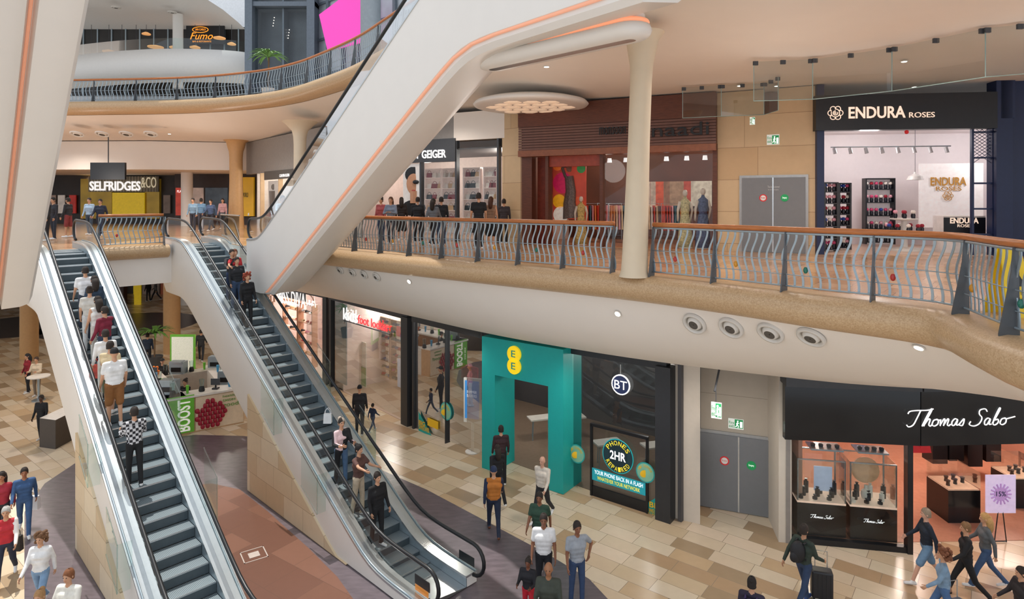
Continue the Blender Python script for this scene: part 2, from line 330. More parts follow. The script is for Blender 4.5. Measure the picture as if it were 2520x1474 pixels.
for x,y in ((0,17.5),(6,14),(11,11)): lamp((x,y,9.8),45,(1,.94,.88),.5)  # added fill points without fixtures, they lift the ceiling tone
for x,y in ((-6,24.5),(-2,20),(2,16.5),(5,14.5),(9,13),(13,13.5)): lamp((x,y,4.3 if x<6 else 4.2),125,spot=True)  # ground-level fill spots, added to brighten the lower walkway
# ================= ESCALATORS
def escalator(C,u,zl,rise,slope,flo,fhi,label,truss,name='escalator',zmin=None,plinth=None,lite=False,hw=.82,prof=None):
    nn=V((-u.y,u.x,0))
    run=rise/slope;hz=lambda s:(lambda z:.5*(z+rise-math.sqrt((z-rise)**2+.08)))(.5*(s*slope+math.sqrt((s*slope)**2+.08)))
    W=lambda s,t,dz:C+u*s+nn*t+V((0,0,zl+hz(s)+dz))
    root=thing(name,C+V((0,0,zl)),label,'escalator')
    S=[-flo,-.9,-.6,-.3,0,.3,.6,.9]+[run*i/12 for i in range(1,12)]+[run-.9,run-.6,run-.3,run,run+.3,run+.6,run+.9,run+fhi];S=sorted(S)
    def sweep(prof,m,nm,clamp=True,label=None,Sx=None):
        R=[]
        for s in (Sx or S):
            r=[]
            for t,dz in prof:
                p=W(s,t,dz)
                if zmin is not None and clamp: p.z=max(p.z,zmin+(0 if dz<0 else .01))
                r.append(p)
            R.append(r)
        mb=MB();mb.grid(R,cv=True);k=len(prof);mb.f.append(list(range(k))[::-1]);mb.m.append(0);l=len(mb.v)-k;mb.f.append([l+i for i in range(k)]);mb.m.append(0)
        return mk(mb,nm,m,root,label=label,sharp=.5)
    h=hw
    tr=truss
    sweep(prof or [(-h,.2),(-h,-tr*.8),(-h*.9,-tr*.95),(-h*.7,-tr),(h*.7,-tr),(h*.9,-tr*.95),(h,-tr*.8),(h,.2),(.53,.2),(.53,-.32),(-.53,-.32),(-.53,.2)],WHITE,'truss_cladding')
    for sd in (1,-1):
        sweep([(sd*.5,.2),(sd*.5,.25),(sd*(h+.02),.25),(sd*(h+.02),.2)],ALU,'balustrade_deck',label='brushed aluminium deck')
        sweep([(sd*.505,-.3),(sd*.505,.2),(sd*.53,.2),(sd*.53,-.3)],STEEL,'skirt_panel')
        t=sd*.63;sa=-flo-.1;sb=run+fhi+.1 if not lite else run+fhi
        mid=[s for s in S if sa<s<sb]
        hp=[]
        for i in range(0,10):
            a=-math.pi/2-math.pi*i/9*1.0;hp.append(C+u*(sa+.34*math.cos(a))+nn*t+V((0,0,zl+hz(sa)+.62+.34*math.sin(a))))
        for s in mid: hp.append(W(s,t,.96))
        for i in range(0,10):
            a=math.pi/2-math.pi*i/9;hp.append(C+u*(sb+.34*math.cos(a))+nn*t+V((0,0,zl+hz(sb)+.62+.34*math.sin(a))))
        mb=MB();mb.tube(hp,.042,8);mk(mb,'handrail',RUB,root,label='black rubber handrail',sharp=2)
        mb=MB();Sg=[sa]+mid+[sb]
        mb.grid([[W(s,t,.25),W(s,t,.93)] for s in Sg])
        for se,sg in ((sa,-1),(sb,1)):
            fan=[C+u*(se+sg*.32*math.sin(math.pi*i/10))+nn*t+V((0,0,zl+hz(se)+.61-.32*math.cos(math.pi*i/10))) for i in range(11)];mb.add(fan,[list(range(11))])
        mk(mb,'balustrade_glass',GL,root,label='clear glass balustrade')
        mb=MB();mb.tube([W(s,sd*(h-.03),.265) for s in mid],.02,6);mk(mb,'deck_trim',STEEL,root,sharp=2)
    sm=MB();sm.box((0,.2,-.1),(.99,.4,.2),mi=1);sm.box((0,.21,.004),(.99,.385,.01),mi=0);sm.box((0,.008,.0),(.99,.018,.03),mi=2)
    me=mesh_of(sm,'step',[STEP,RISER,ALU]);rz=math.atan2(-u.x,u.y)
    s=-.9
    while s<run+.8:
        inst(me,'step',W(s,0,hz(s+.25)-hz(s)),rz,root);s+=.4
    for a,b in ((-flo,-.9),(run+.7,run+fhi)):
        mb=MB();mb.grid([[W(a,-.5,.01),W(a,.5,.01)],[W(b,-.5,.01),W(b,.5,.01)]]);mk(mb,'comb_plate',ALU,root)
    if plinth:
        mb=MB();R=[]
        for i in range(13):
            s=.9+(plinth-.9)*i/12
            zt=max(zl+hz(s)-.8,.03);q=C+u*s;hh=h+.05
            R.append([V((*(q-nn*hh).xy,.012)),V((*(q-nn*hh).xy,zt)),V((*(q+nn*hh).xy,zt)),V((*(q+nn*hh).xy,.012))])
        mb.grid(R,cv=True);l=len(mb.v)-4;mb.f.append([l,l+1,l+2,l+3]);mb.m.append(0);mk(mb,'plinth',PLST,root,label='pale beige stone plinth')
    return dict(C=C,u=u,n=nn,W=W,run=run,root=root,hz=hz)
T30=math.tan(math.radians(30))
esc2=escalator(C2,u2,0,L1,T30,1.75,1.9,'glass sided escalator with white cladding and grey steps going down',1.9,zmin=.02,plinth=6.3)
esc1=escalator(C1,u2,0,L1,T30,1.75,1.9,'glass sided escalator with passengers riding up',1.9,zmin=.02,plinth=6.3)
ud=V((.653,-.757,0)).normalized();hd_=.82
escd=escalator(V((-7.9,21.2,0)),ud,L1,L2-L1,.565,1.1,4.2,'tall white clad escalator rising to the next storey',1.55,hw=hd_,zmin=5.45,
  prof=[(-hd_,.2),(-hd_,-1.72),(-hd_*.98,-1.8),(-hd_*.9,-1.83),(-hd_*.88,-1.93),(-hd_*.75,-2.02),(hd_*.3,-1.85),(hd_*.75,-1.6),(hd_*.95,-1.3),(hd_,-1.0),(hd_,.2),(.53,.2),(.53,-.32),(-.53,-.32),(-.53,.2)])
def strip(root,W,ss,t,dz,r,zmin=0,name='light_strip'):
    mb=MB();mb.tube([V((*W(s,t,dz).xy,max(zmin,W(s,t,dz).z))) for s in ss],r,8);mk(mb,name,ORG,root,label='soft warm light strip',sharp=2)
r=escd['run']
strip(escd['root'],escd['W'],[-.6,-.2,0,.4,.8]+[r*i/8 for i in range(1,8)]+[r-.8,r-.3,r+.3,r+1,r+3.6],-hd_*.93,-1.83,.035,5.5)
A=V((-10.1,13,0));B=V((-5.1,7.5,0));ue=(B-A).normalized();ne=V((.74,.67,0)).normalized()
root=thing('escalator',(-10.5,13,6.3),'underside of a tall white clad escalator with lit folds','escalator')
def tpt(s,t,dz):
    p=A+(B-A)*s+ne*t;return V((p.x,p.y,6.3+4.64*s+dz))
mb=MB();prof=[(0,1.5),(0,.2),(-.06,.05),(-.2,0),(-.5,-.02),(-.53,.16),(-.59,.16),(-.62,-.1),(-.72,-.16),(-1.1,-.2),(-1.13,.03),(-1.19,.03),(-1.22,-.22),(-1.4,-.27),(-2.1,-.25),(-2.1,1.5)]
mb.grid([[tpt(s,t,dz+(.5 if s<0 and dz<.3 else 0)) for t,dz in prof] for s in (-.06,0,.3,.6,1,1.35,1.6)],cv=True);mb.f.append(list(range(len(prof))));mb.m.append(0);mk(mb,'truss_cladding',WHITE,root,sharp=.5)
for t,dz in ((-.56,.14),(-1.16,.01)):
    mb=MB();mb.tube([tpt(s,t,dz) for s in (.02,.3,.6,1,1.5)],.02,8);mk(mb,'light_strip',ORG,root,label='soft warm light strip')
ca=at_d(1215,135,12.7);cb=at_d(1550,72,10.4);ca.z=cb.z=11.22;dd=(cb-ca).normalized();pp=V((-dd.y,dd.x,0))
def stad(r): return [ca+(-dd*math.sin(a)+pp*math.cos(a))*r for a in [math.pi*i/10 for i in range(11)]]+[cb+(dd*math.sin(a)-pp*math.cos(a))*r for a in [math.pi*i/10 for i in range(11)]]
mb=MB();mb.grid([[p+V((0,0,z)) for p in stad(rr)] for rr,z in ((.1,-.02),(.26,-.0),(.34,.06),(.37,.14),(.34,.22),(.25,.26),(.25,.4))],cv=True);cap=mk(mb,'ceiling_lozenge',WHITE,label='white rounded soffit with orange edge light',cat='ceiling feature',sharp=2)
mb=MB();P=stad(.29);mb.tube([p+V((0,0,.27)) for p in P+[P[0]]],.04,6);mk(mb,'light_strip',mat('F2A078',.5,emit=.5,var=.02),cap,label='soft orange light strip',sharp=2)
def guard(e,s,t,w,h,dz=.0):
    W=e['W'];mb=MB();mb.grid([[W(s,t,dz),W(s,t,dz+h)],[W(s+w,t,dz-.0),W(s+w,t,dz+h)]]);mb.grid([[W(s,t,dz),W(s,t,dz+h)],[W(s,t*.75,dz),W(s,t*.75,dz+h)]]);mb.tube([W(s,t,dz+h),W(s+w,t,dz+h)],.012,5);mb.tube([W(s,t,dz),W(s,t,dz+h)],.012,5);mb.tube([W(s,t,dz),W(s+w,t,dz)],.012,5);mk(mb,'guard_panel',GLG,e['root'],label='clear acrylic guard panel')
for e in (esc1,esc2):
    for s in (1.9,4.2): guard(e,s,1.05,.8,.95,-.2)
    for s in (2.6,5.0): guard(e,s,-1.08,.8,.95,-.2)
def notice(e,s,t,w,h,m,lab,words,tm):
    mb=MB();W=e['W'];u=e['u'];nn=-e['n'];a=-u
    O=V((*(W(s,t,0)+nn*.02).xy,W(s,t,.42).z));q=[O,O+a*w,O+a*w+V((0,0,h)),O+V((0,0,h))]
    mb.add(q+[x-nn*.01 for x in q],[(0,1,2,3),(7,6,5,4),(0,4,5,1),(1,5,6,2),(2,6,7,3),(3,7,4,0)]);mk(mb,'safety_notice',m,e['root'],label=lab)
    for i,wd in enumerate(words): text(wd,O+a*w*.1+V((0,0,h*(.62-.42*i))),a*w*.8,V((0,0,h*.26)),nn,tm,e['root'],.003)
    return O,a,w,h,nn
for t in (-.64,.6):
    O,a,w_,h_,nn=notice(esc2,-1.35,t,.5,.2,BLACK,'black pictogram notice on escalator glass',(),WTXT)
    mb=MB()
    for i in range(3):
        c=O+a*w_*(.2+.3*i)+V((0,0,h_/2))+nn*.004;mb.add([c-a*.06-V((0,0,.08)),c+a*.06-V((0,0,.08)),c+a*.06+V((0,0,.08)),c-a*.06+V((0,0,.08))],[(0,1,2,3)])
    mk(mb,'pictogram_tiles',WTXT,esc2['root']);mb=MB()
    for i in range(3):
        c=O+a*w_*(.2+.3*i)+V((0,0,h_/2))+nn*.008;mb.tube([c-V((0,0,.06)),c+V((0,0,.02))],.016,6);mb.sph(c+V((0,0,.045)),.017,8,6)
    mk(mb,'pictogram_figures',BLACK,esc2['root'],sharp=2)
O=V((*(esc2['W'](-1.35,.6,0)-esc2['n']*.02).xy,.3));a=-u2;q=[O,O+a*.45,O+a*.45+V((0,0,.15)),O+V((0,0,.15))];mb=MB();mb.add(q,[(0,1,2,3)]);mk(mb,'safety_notice',mat('F0922E',.5,emit=.2),esc2['root'],label='orange caution notice on escalator glass')
text('CAUTION',O+a*.06+V((0,0,.05))-esc2['n']*.004,a*.33,V((0,0,.06)),-esc2['n'],BLACK,esc2['root'],.002)
# ================= RAILINGS
def bal_mesh():
    mb=MB();R=[]
    for i in range(17):
        z=.08+.95*i/16;x=.055*math.sin(z*7.6+.4)*(.5+z*.7);R.append([V((x-.018,-.007,z)),V((x+.018,-.007,z)),V((x+.018,.007,z)),V((x-.018,.007,z))])
    mb.grid(R,cv=True);return mb
BAL=mesh_of(bal_mesh(),'baluster',STEEL)
fm=MB();pf=[(-.03,.0),(.03,-.02),(.18,-.18),(.19,.02),(.12,.4),(.06,.75),(.04,1.05),(-.02,1.05)]
fm.add([(-.01,y,z) for y,z in pf]+[(.01,y,z) for y,z in pf],[list(range(8)),list(range(8,16))[::-1]]+[(i,(i+1)%8,8+(i+1)%8,8+i) for i in range(8)]);FINM=mesh_of(fm,'post',FIN)
BEAD=[mesh_of(MB().sph((0,0,0),(.04,.04,.06),10,8),'glass_bead',mat(c,.1)) for c in ('B0302A','C98A1E','1E6B5A')]
def railing(P,z,label,sp=.15,post=1.35,full=True,hr=.05,maxb=100):
    S=resample(P,step=sp);mid=S[len(S)//2][0];root=thing('railing',V((mid.x,mid.y,z)),label,'railing')
    hs=resample(P,step=.4)
    mb=MB();mb.tube([p+V((0,0,z+1.1)) for p,t in hs],hr,10);mk(mb,'handrail',WOOD,root,label='polished wooden handrail',sharp=2)
    for h,rr in ((1.03,.022),(.55,.008),(.1,.016),(.3,.008)):
        mb=MB();mb.tube([p+rn(t)*(.02 if h<1 else 0)+V((0,0,z+h)) for p,t in hs],rr,6);mk(mb,'rail_bar',STEEL,root,sharp=2)
    bs=sorted([(p.length,i) for i,(p,t) in enumerate(S)]);near=set(i for _,i in bs[:maxb]);rest=MB()
    for i,(p,t) in enumerate(S):
        rz=math.atan2(t.y,t.x);q=V((p.x,p.y,z))
        if i in near: inst(BAL,'baluster',q,rz,root)
        else:
            R=Matrix.Rotation(rz,3,'Z');b=bal_mesh();rest.add([q+R@v for v in b.v],b.f)
        if full and i%9==3: inst(BEAD[(i//9)%3],'glass_bead',q+t*.075+V((0,0,.4+.2*((i*7)%3)/2)),0,root)
    if rest.v: mk(rest,'baluster',STEEL,root,kind='stuff')
    for p,t in resample(P,step=post): inst(FINM,'post',V((p.x,p.y,z)),math.atan2(-t.y,-t.x),root)
    return root
def sub(P,f): return [p for p in P if f(p)]
railing(sub(E,lambda p:p.x<2.35 and p.x>-7.9),L1,'curved railing with wavy grey balusters and wooden handrail')
railing([p for i,p in enumerate(E) if (p.x>2.95 or i>60)],L1,'curved wavy baluster railing beside the tapered column')
railing(sub(E2,lambda p:p.y>13.5),L2,'long curved railing with wavy balusters on the upper gallery',sp=.2,post=2.2,full=False)
railing([ed[0]+V((.1,.1,0)),ed[1]-V((.1,.1,0))],L1,'short railing with wavy balusters between two escalators')
for a,b in (((c2+n2*.95),(-9.8,22.2)),((-9.9,23.2),(-11.3,26.5))):
    a=V((a[0],a[1],0));b=V((b[0],b[1],0));mb=MB();mb.grid([[a+V((0,0,L1+.02)),a+V((0,0,L1+1.05))],[b+V((0,0,L1+.02)),b+V((0,0,L1+1.05))]])
    o=mk(mb,'glass_barrier',GLG,label='clear glass barrier with metal handrail at landing',cat='barrier');mb=MB();mb.tube([a+V((0,0,L1+1.08)),b+V((0,0,L1+1.08))],.025);mk(mb,'handrail',ALU,o)
# ================= COLUMNS
def column(base,z0,z1,rb,rm,rt,m,label,lean=(0,0),flare=True):
    h=z1-z0;pr=[(rb*1.2,0),(rb*1.05,.12),(rb,.5),(rm,h*.55),(rm*1.0,h*.8)]
    if flare: pr+=[(rm*1.08,h*.87),(rm*1.3,h*.92),(rt*.75,h*.97),(rt,h)]
    else: pr=[(rb,0),(rb,h)]
    mb=MB();mb.lathe((base[0],base[1],z0),pr,28,0,lean);return mk(mb,'column',m,label=label,cat='column',sharp=.8)
COLM=mat('D8C8AE',.6,var=.04,scale=3);TAN=mat('C79E6C',.5,var=.05)
column((2.62,13.25),L1-.02,12.1,.27,.23,.46,COLM,'slender cream column with flared capital beside the railing',(.035,0))
p=at_d(738,0,28);column(p,L1,12.1,.3,.27,.8,COLM,'cream column with wide flared capital')
p=at_d(581,0,36);column(p,L1,12.05,.42,.36,.7,TAN,'tan column with flared top')
p=at_d(460,0,40);column(p,L1,10.4,.35,.3,.4,WHITE,'plain white round column',flare=False)
p=G(423,868);column(p,0,5.5,.43,.4,.5,TAN,'thick tan column beside the juice kiosk',flare=False)
p=G(72,880);column(p,0,5.5,.42,.4,.5,TAN,'thick tan column near café tables',flare=False)
p=G(458,750);column(p,0,5.5,.4,.4,.5,WHITE,'white round column at the far concourse',flare=False)
# ================= vents & downlights
def vent_at(p,nrm,r=.28):
    nrm=V(nrm).normalized();root=thing('ceiling_vent',p,'round white air nozzle recessed in the soffit','vent','air nozzles in the soffit')
    x,y=MB().frame(nrm)
    def ring(m_,prof,nm):
        mb=MB();mb.grid([[p+nrm*d+(x*math.cos(2*math.pi*i/24)+y*math.sin(2*math.pi*i/24))*q for i in range(24)] for q,d in prof],cv=True);mk(mb,nm,m_,root,sharp=2)
    ring(OFFW,[(r,.0),(r*.98,.05),(r*.8,.06),(r*.74,.0)],'outer_ring');ring(mat('8E8980',.6),[(r*.75,.0),(r*.6,.004)],'painted_shadow_ring');ring(OFFW,[(r*.62,.0),(r*.52,.06),(r*.4,.07)],'nozzle');ring(mat('55504A',.6),[(r*.42,.066),(.01,.06)],'opening')  # grey ring puts the shade between outer ring and nozzle into colour
def soff(px,py):
    from mathutils.geometry import intersect_ray_tri
    o=V((0,0,HC));d=V(((px-CX)/F,1,-(py-HY)/F))
    for a,b in zip(rows,rows[1:]):
        for j in range(len(a)-1):
            for tri in ((a[j],b[j],b[j+1]),(a[j],b[j+1],a[j+1])):
                h=intersect_ray_tri(*tri,d,o,True)
                if h:
                    nn_=(tri[1]-tri[0]).cross(tri[2]-tri[0]).normalized()
                    if nn_.dot(d)>0: nn_=-nn_
                    return h,nn_
    return None
for px,py,r in ((1710,795,.25),(1800,805,.25),(1897,817,.25),(1997,827,.25),(838,663,.16),(868,669,.16),(897,674,.16),(928,680,.16)):
    h=soff(px,py)
    if h: vent_at(h[0]+h[1]*.01,h[1],r)
def downlight(p,nrm,r=.09,e=0):
    root=thing('downlight',p,'small round recessed ceiling downlight','ceiling light','recessed downlights');nrm=V(nrm)
    mb=MB();mb.cyl(p,p+nrm*.02,r,r,16);mk(mb,'bezel',OFFW,root);mb=MB();mb.cyl(p+nrm*.02,p+nrm*.026,r*.7,r*.7,16);mk(mb,'lens',LAMPW,root)
for px,py in ((1008,692),(1521,771),(2262,853)):
    h=soff(px,py)
    if h: downlight(h[0]+h[1]*.01,h[1],.09)
for px,py in ((1345,163),(417,329),(2225,150),(1820,210),(2250,213),(1480,260),(1100,262),(1010,300),(520,352)):
    downlight(at_z(px,py,11.99),(0,0,-1),.09)
for px in (190,252,311,371): vent_at(at_z(px,329,11.97),(0,-.35,-1),.34)
p=at_z(1306,262,11.75);root=thing('ceiling_disc',p,'large round white ceiling disc with warm hexagon panels','ceiling light')
mb=MB();mb.lathe((p.x,p.y,11.72),[(1.78,0),(1.92,.03),(1.98,.09),(1.9,.18),(1.6,.26)],48);mk(mb,'rim',WHITE,root,sharp=2)
for a in range(-4,5):
    for b in range(-4,5):
        x=a*.62+b*.31;y=b*.54
        if math.hypot(x,y)<1.5:
            mb=MB();mb.lathe((p.x+x,p.y+y,11.69),[(.2,0),(.28,.012),(.31,.04)],6);mk(mb,'hexagon_panel',WARM,root)
EDG=mat('8FA8A4',.3)
def curtain(pts,z0,z1):
    for a,b in zip(pts,pts[1:]):
        mb=MB();mb.grid([[V((*a,z0)),V((*a,z1))],[V((*b,z0)),V((*b,z1))]]);o=mk(mb,'glass_curtain',GLC,label='frameless glass smoke curtain hung from the ceiling',cat='glass panel',group='glass smoke curtains')
        mb=MB();mb.tube([V((*a,z1)),V((*a,z0)),V((*b,z0)),V((*b,z1))],.012,5);mk(mb,'polished_edge',EDG,o)
        for k in (.03,.5,.97):
            q=V(a).lerp(V(b),k);mb=MB();mb.box((q[0],q[1],z1-.04),(.12,.05,.1));mk(mb,'clamp',CHAR,o)
q=[at_z(x,y,11.98) for x,y in ((1855,152),(2000,146),(2195,118),(2425,70),(2600,50))];curtain([(a.x,a.y) for a in q],11.0,11.98)
q=[at_z(x,y,11.98) for x,y in ((1680,216),(1775,210),(1880,205),(1915,190))];curtain([(a.x,a.y) for a in q],11.05,11.98)
# ================= LOWER SHOPS
W0=Wall((-13.2,33.2),(-8.65,28.75));W1=Wall((-8.3,28.4),(-3.95,23.55));W2=Wall((-3.6,23.1),(-.95,20.35));W3=Wall((-.95,20.35),(1.9,18.25));W4=Wall((1.9,18.25),(4.1,16.6))
W6=Wall((5.0,17.4),(7.0,16.6));W7=Wall((6.85,15.45),(9.6,14.95));W8=Wall((9.6,14.95),(14,15.5));WPH=Wall((-3.6,23.1),(4.2,16.55));WTS=Wall((6.95,15.6),(17,15.9))
def beams(Wl,z0=4.0,z1=4.45,m=DARK,o=.12):
    mb=MB();Wl.box(mb,-.1,Wl.L+.1,z0,z1,-.15,o);st(mb,'trim_4',m)
for Wl in (W0,W1,W2,W3,W4): beams(Wl)
def mull(Wl,u,w=.12,z1=4.1,m=DARK,o=.1,z0=0):
    mb=MB();Wl.box(mb,u-w/2,u+w/2,z0,z1,-.12,o);st(mb,'trim_5',m)
def pane(Wl,u0,u1,z0,z1,m=GLS,out=0):
    mb=MB();mb.grid([[Wl.P(u0,z0,out),Wl.P(u0,z1,out)],[Wl.P(u1,z0,out),Wl.P(u1,z1,out)]]);st(mb,'window_1',m)
mull(W0,W0.L,.35);mull(W0,.0,.2);mull(W1,.05,.18);mull(W1,W1.L,.45,o=.2);mull(W2,-.05,.1);mull(W4,W4.L+.05,.42,o=.25)
pane(W1,.1,W1.L-.25,.1,4)
pane(W0,W0.L-1.9,W0.L-.2,.1,4)
GLD=glassmat('dark_shop_glass',(.62,.66,.68),1.1)
pane(W2,.1,W2.L*.5,.1,4,GLD);pane(W2,W2.L*.5,W2.L,.1,4,GLD);mull(W2,W2.L*.5,.03)
SHF=mat('A8917E',.3,var=.1)
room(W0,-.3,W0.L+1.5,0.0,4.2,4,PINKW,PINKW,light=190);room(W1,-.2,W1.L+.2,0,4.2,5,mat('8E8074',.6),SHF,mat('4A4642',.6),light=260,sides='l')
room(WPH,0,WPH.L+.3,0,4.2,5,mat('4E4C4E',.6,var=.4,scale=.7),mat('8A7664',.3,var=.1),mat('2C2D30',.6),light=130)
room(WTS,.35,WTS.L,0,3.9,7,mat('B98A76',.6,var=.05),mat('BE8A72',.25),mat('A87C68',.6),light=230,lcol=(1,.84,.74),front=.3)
mb=MB();mb.hexa([V(q) for q in ((6.65,15.4,0),(6.95,15.35,0),(7.35,16.9,0),(6.95,16.95,0),(6.65,15.4,4.4),(6.95,15.35,4.4),(7.35,16.9,4.4),(6.95,16.95,4.4))]);st(mb,'wall_pier',mat('CFC6B8',.6,var=.03))
o=sign(W0,'shop_sign','white raised letter sign above a pink boutique window',684,712,752,735,.2,.22,mat('2A2624',.5))
W0.text('MISS DIVA',684,716,752,752,.26,WTXT,o,.02);W0.text('EST. 1999',706,745,734,752,.26,WTXT,o,.01)
mb=MB()
for i in range(6):
    for j in range(12):
        if (i+j)%2: W0.box(mb,-.1+i*.2,.1+i*.2,.2+j*.3,.5+j*.3,.02,.04)
mk(mb,'chequered_screen',mat('B98E78',.5),label='brown checkered wall screen at boutique entrance',cat='wall screen')
def shoe():
    m_=MB();m_.grid([[V((x*w,y,z)) for x,z in ((-1,0),(1,0),(.9,h),(0,h*1.25),(-.9,h))] for y,w,h in ((-.13,.03,.07),(-.08,.042,.1),(0,.04,.075),(.08,.045,.05),(.13,.03,.03))],cv=True);return m_
SHOES=[mesh_of(shoe(),'shoe',mat(c,.5)) for c in ('F2F2F0','1D1D22','C23A3A','3C5BA0','D7B98F','D890A8')]
def bag():
    m_=MB();m_.hexa([V(a) for a in ((-.16,-.06,0),(.16,-.06,0),(.16,.06,0),(-.16,.06,0),(-.12,-.03,.2),(.12,-.03,.2),(.12,.03,.2),(-.12,.03,.2))]);m_.tube([V((.09*math.cos(a),0,.2+.1*math.sin(a))) for a in [math.pi*i/8 for i in range(9)]],.01,6);return m_
BAGS=[mesh_of(bag(),'handbag',mat(c,.4)) for c in ('1A1A1E','C7A27A','E8E0D8','8C2F3A','D8CFC4')]
def jar():
    m_=MB();m_.lathe((0,0,0),[(.05,0),(.055,.02),(.06,.1),(.04,.16)],10,0);m_.sph((0,0,.2),.065,8,6,1);return m_
JARS=[mesh_of(jar(),'rose_jar',[mat('22222A',.2),mat(c,.6)]) for c in ('A01830','E7A6B4','F0E6DC','2C4AA0','D04A78')]
def bust():
    m_=MB();m_.lathe((0,0,0),[(.09,0),(.1,.02),(.12,.12),(.1,.2),(.04,.25),(.04,.34)],12,0);return m_
BUST=mesh_of(bust(),'display_bust',mat('F2EEE8',.5))
def shelving(Wl,u0,u1,z0,z1,o,n,items,name,cat,lab,grp,ilab,per,fm_,dep=.3,back=None,inn=None,icat=None):
    root=thing(name,Wl.P((u0+u1)/2,z0,o),lab,cat)
    mb=MB()
    for u in (u0,u1): Wl.box(mb,u-.025,u+.025,z0,z1,o-dep,o)
    Wl.box(mb,u0,u1,z1-.04,z1,o-dep,o);mk(mb,'frame',fm_,root)
    if back: mb=MB();Wl.box(mb,u0,u1,z0,z1,o-dep-.03,o-dep);mk(mb,'back_panel',back,root)
    for i in range(n):
        z=z0+(z1-z0)*(i+.15)/n;mb=MB();Wl.box(mb,u0,u1,z-.015,z+.015,o-dep,o);mk(mb,'shelf',fm_,root)
        for k in range(per):
            u=u0+(u1-u0)*(k+.5)/per;p=Wl.P(u,z+.016,o-dep/2);inst(random.choice(items),inn,p,math.atan2(Wl.d.y,Wl.d.x)+random.choice((0,.3,-.3,1.57)),label=ilab,cat=icat,group=grp)
    return root
for a,b in ((700,735),(738,772)):
    u0,u1=W0.u(a,-.6),W0.u(b,-.6);shelving(W0,u0,u1,.2,3.3,-.5,6,SHOES,'shoe_display','shelf','tall arched rack of high heeled shoes','shoes on boutique racks','single shoe on a display shelf',3,mat('C79A7E',.4),inn='shoe',icat='shoe')
    mb=MB();c=W0.P((u0+u1)/2,3.3,-.65);mb.tube([c+W0.d*((u1-u0)/2*math.cos(t))+V((0,0,.5*math.sin(t))) for t in [math.pi*i/12 for i in range(13)]],.03,8);mk(mb,'shelf_arch',mat('C79A7E',.4),label='curved metal arch above shoe rack',cat='arch')
# kids shop
u0,u1=W1.u(846,.05),W1.u(958,.05);root=thing('shop_sign',W1.P(u0,3.3,.05),'illuminated kids footwear shop lettering in white and red','sign')
mb=MB();W1.box(mb,u0,u1,3.2,3.24,.02,.05);mk(mb,'mounting_rail',CHAR,root)
um=W1.u(882,.06);text('kids',W1.P(u0,3.26,.06),W1.d*(um-u0-.08),V((0,0,.52)),W1.n,WTXT,root,.03);text('foot locker',W1.P(um,3.3,.06),W1.d*(u1-um),V((0,0,.36)),W1.n,mat('F03A40',.4,emit=.9),root,.03)
mb=MB();W1.box(mb,.25,1.3,.3,3.9,-.12,-.08);mk(mb,'window_graphic',mat('5E7D8C',.4),label='slate blue window graphic panel',cat='graphic')
for a,b in ((893,925),(928,958),(961,990)):
    shelving(W1,W1.u(a,-2),W1.u(b,-2),.3,3.1,-2,8,SHOES,'shoe_wall','shelf','wall rack filled with childrens trainers','trainers on the shop wall','small childrens trainer on a shelf',4,mat('A88868',.5,emit=.05),back=mat('D9C4AC',.5,emit=.3),inn='shoe',icat='shoe')
sign(W1,'poster','tall shop poster with green base and white panel',866,838,900,948,-1.05,-1.0,mat('D8D4CC',.5),'poster')
sign(W1,'poster','green shop plinth panel with dark frame',869,900,899,945,-1.0,-.97,mat('3F8A48',.5),'poster')
sign(W1,'poster','red and white promotional board in shop window',976,805,998,830,-.3,-.27,mat('C03A34',.5,emit=.2),'poster')
sign(W1,'poster','round snowman style window sticker panel',978,885,998,955,.02,.03,mat('C9C7CC',.5),'poster')
def badge(Wl,px,py,r,o,lab):
    root=thing('window_sticker',Wl.P(Wl.u(px,o),Wl.z(px,py,o),o),lab,'sticker')
    mb=MB();Wl.disc(mb,px,py,r,o,o+.01);mk(mb,'disc',mat('2BA8A6',.5),root);mb=MB();Wl.disc(mb,px,py,r*.88,o+.01,o+.014);mk(mb,'ring',mat('8CC6A8',.5),root)
    mb=MB();u=Wl.u(px,o);z=Wl.z(px,py,o);k=Wl.P(u,0,o).y/F;mb.sph(Wl.P(u,z-.1*r*k,o+.014),(r*k*.5,.012,r*k*.4),12,6);mk(mb,'lemon',YEL,root)
    text_arc('BIG SUMMER',Wl.P(u,z,o+.016),r*k*.68,r*k*.22,Wl.d,V((0,0,1)),Wl.n,165,15,YEL,root);return root
badge(W2,1097,1012,22,.05,'round lemon sticker on shop window')
sign(W2,'window_sticker','small yellow offer card on window',1052,1033,1078,1052,.04,.05,YEL,'sticker')
sign(W2,'shop_poster','dark framed berry poster inside the phone shop',1135,900,1175,935,-2.0,-1.95,mat('B83A4A',.5,emit=.2,var=.4,scale=5),'poster')
mb=MB();a=[(1030,1012),(1030,1062),(1062,1072)];P=[W2.P(W2.u(x,.05),W2.z(x,y,.05),.05) for x,y in a];mb.add(P,[(0,1,2)]);o=mk(mb,'window_sticker',TEAL,label='teal corner sticker with yellow lettering',cat='sticker');W2.text('BIG',1031,1036,1046,1047,.06,YEL,o,.004);W2.text('SUMMER SAVERS',1031,1049,1056,1060,.06,YEL,o,.004)
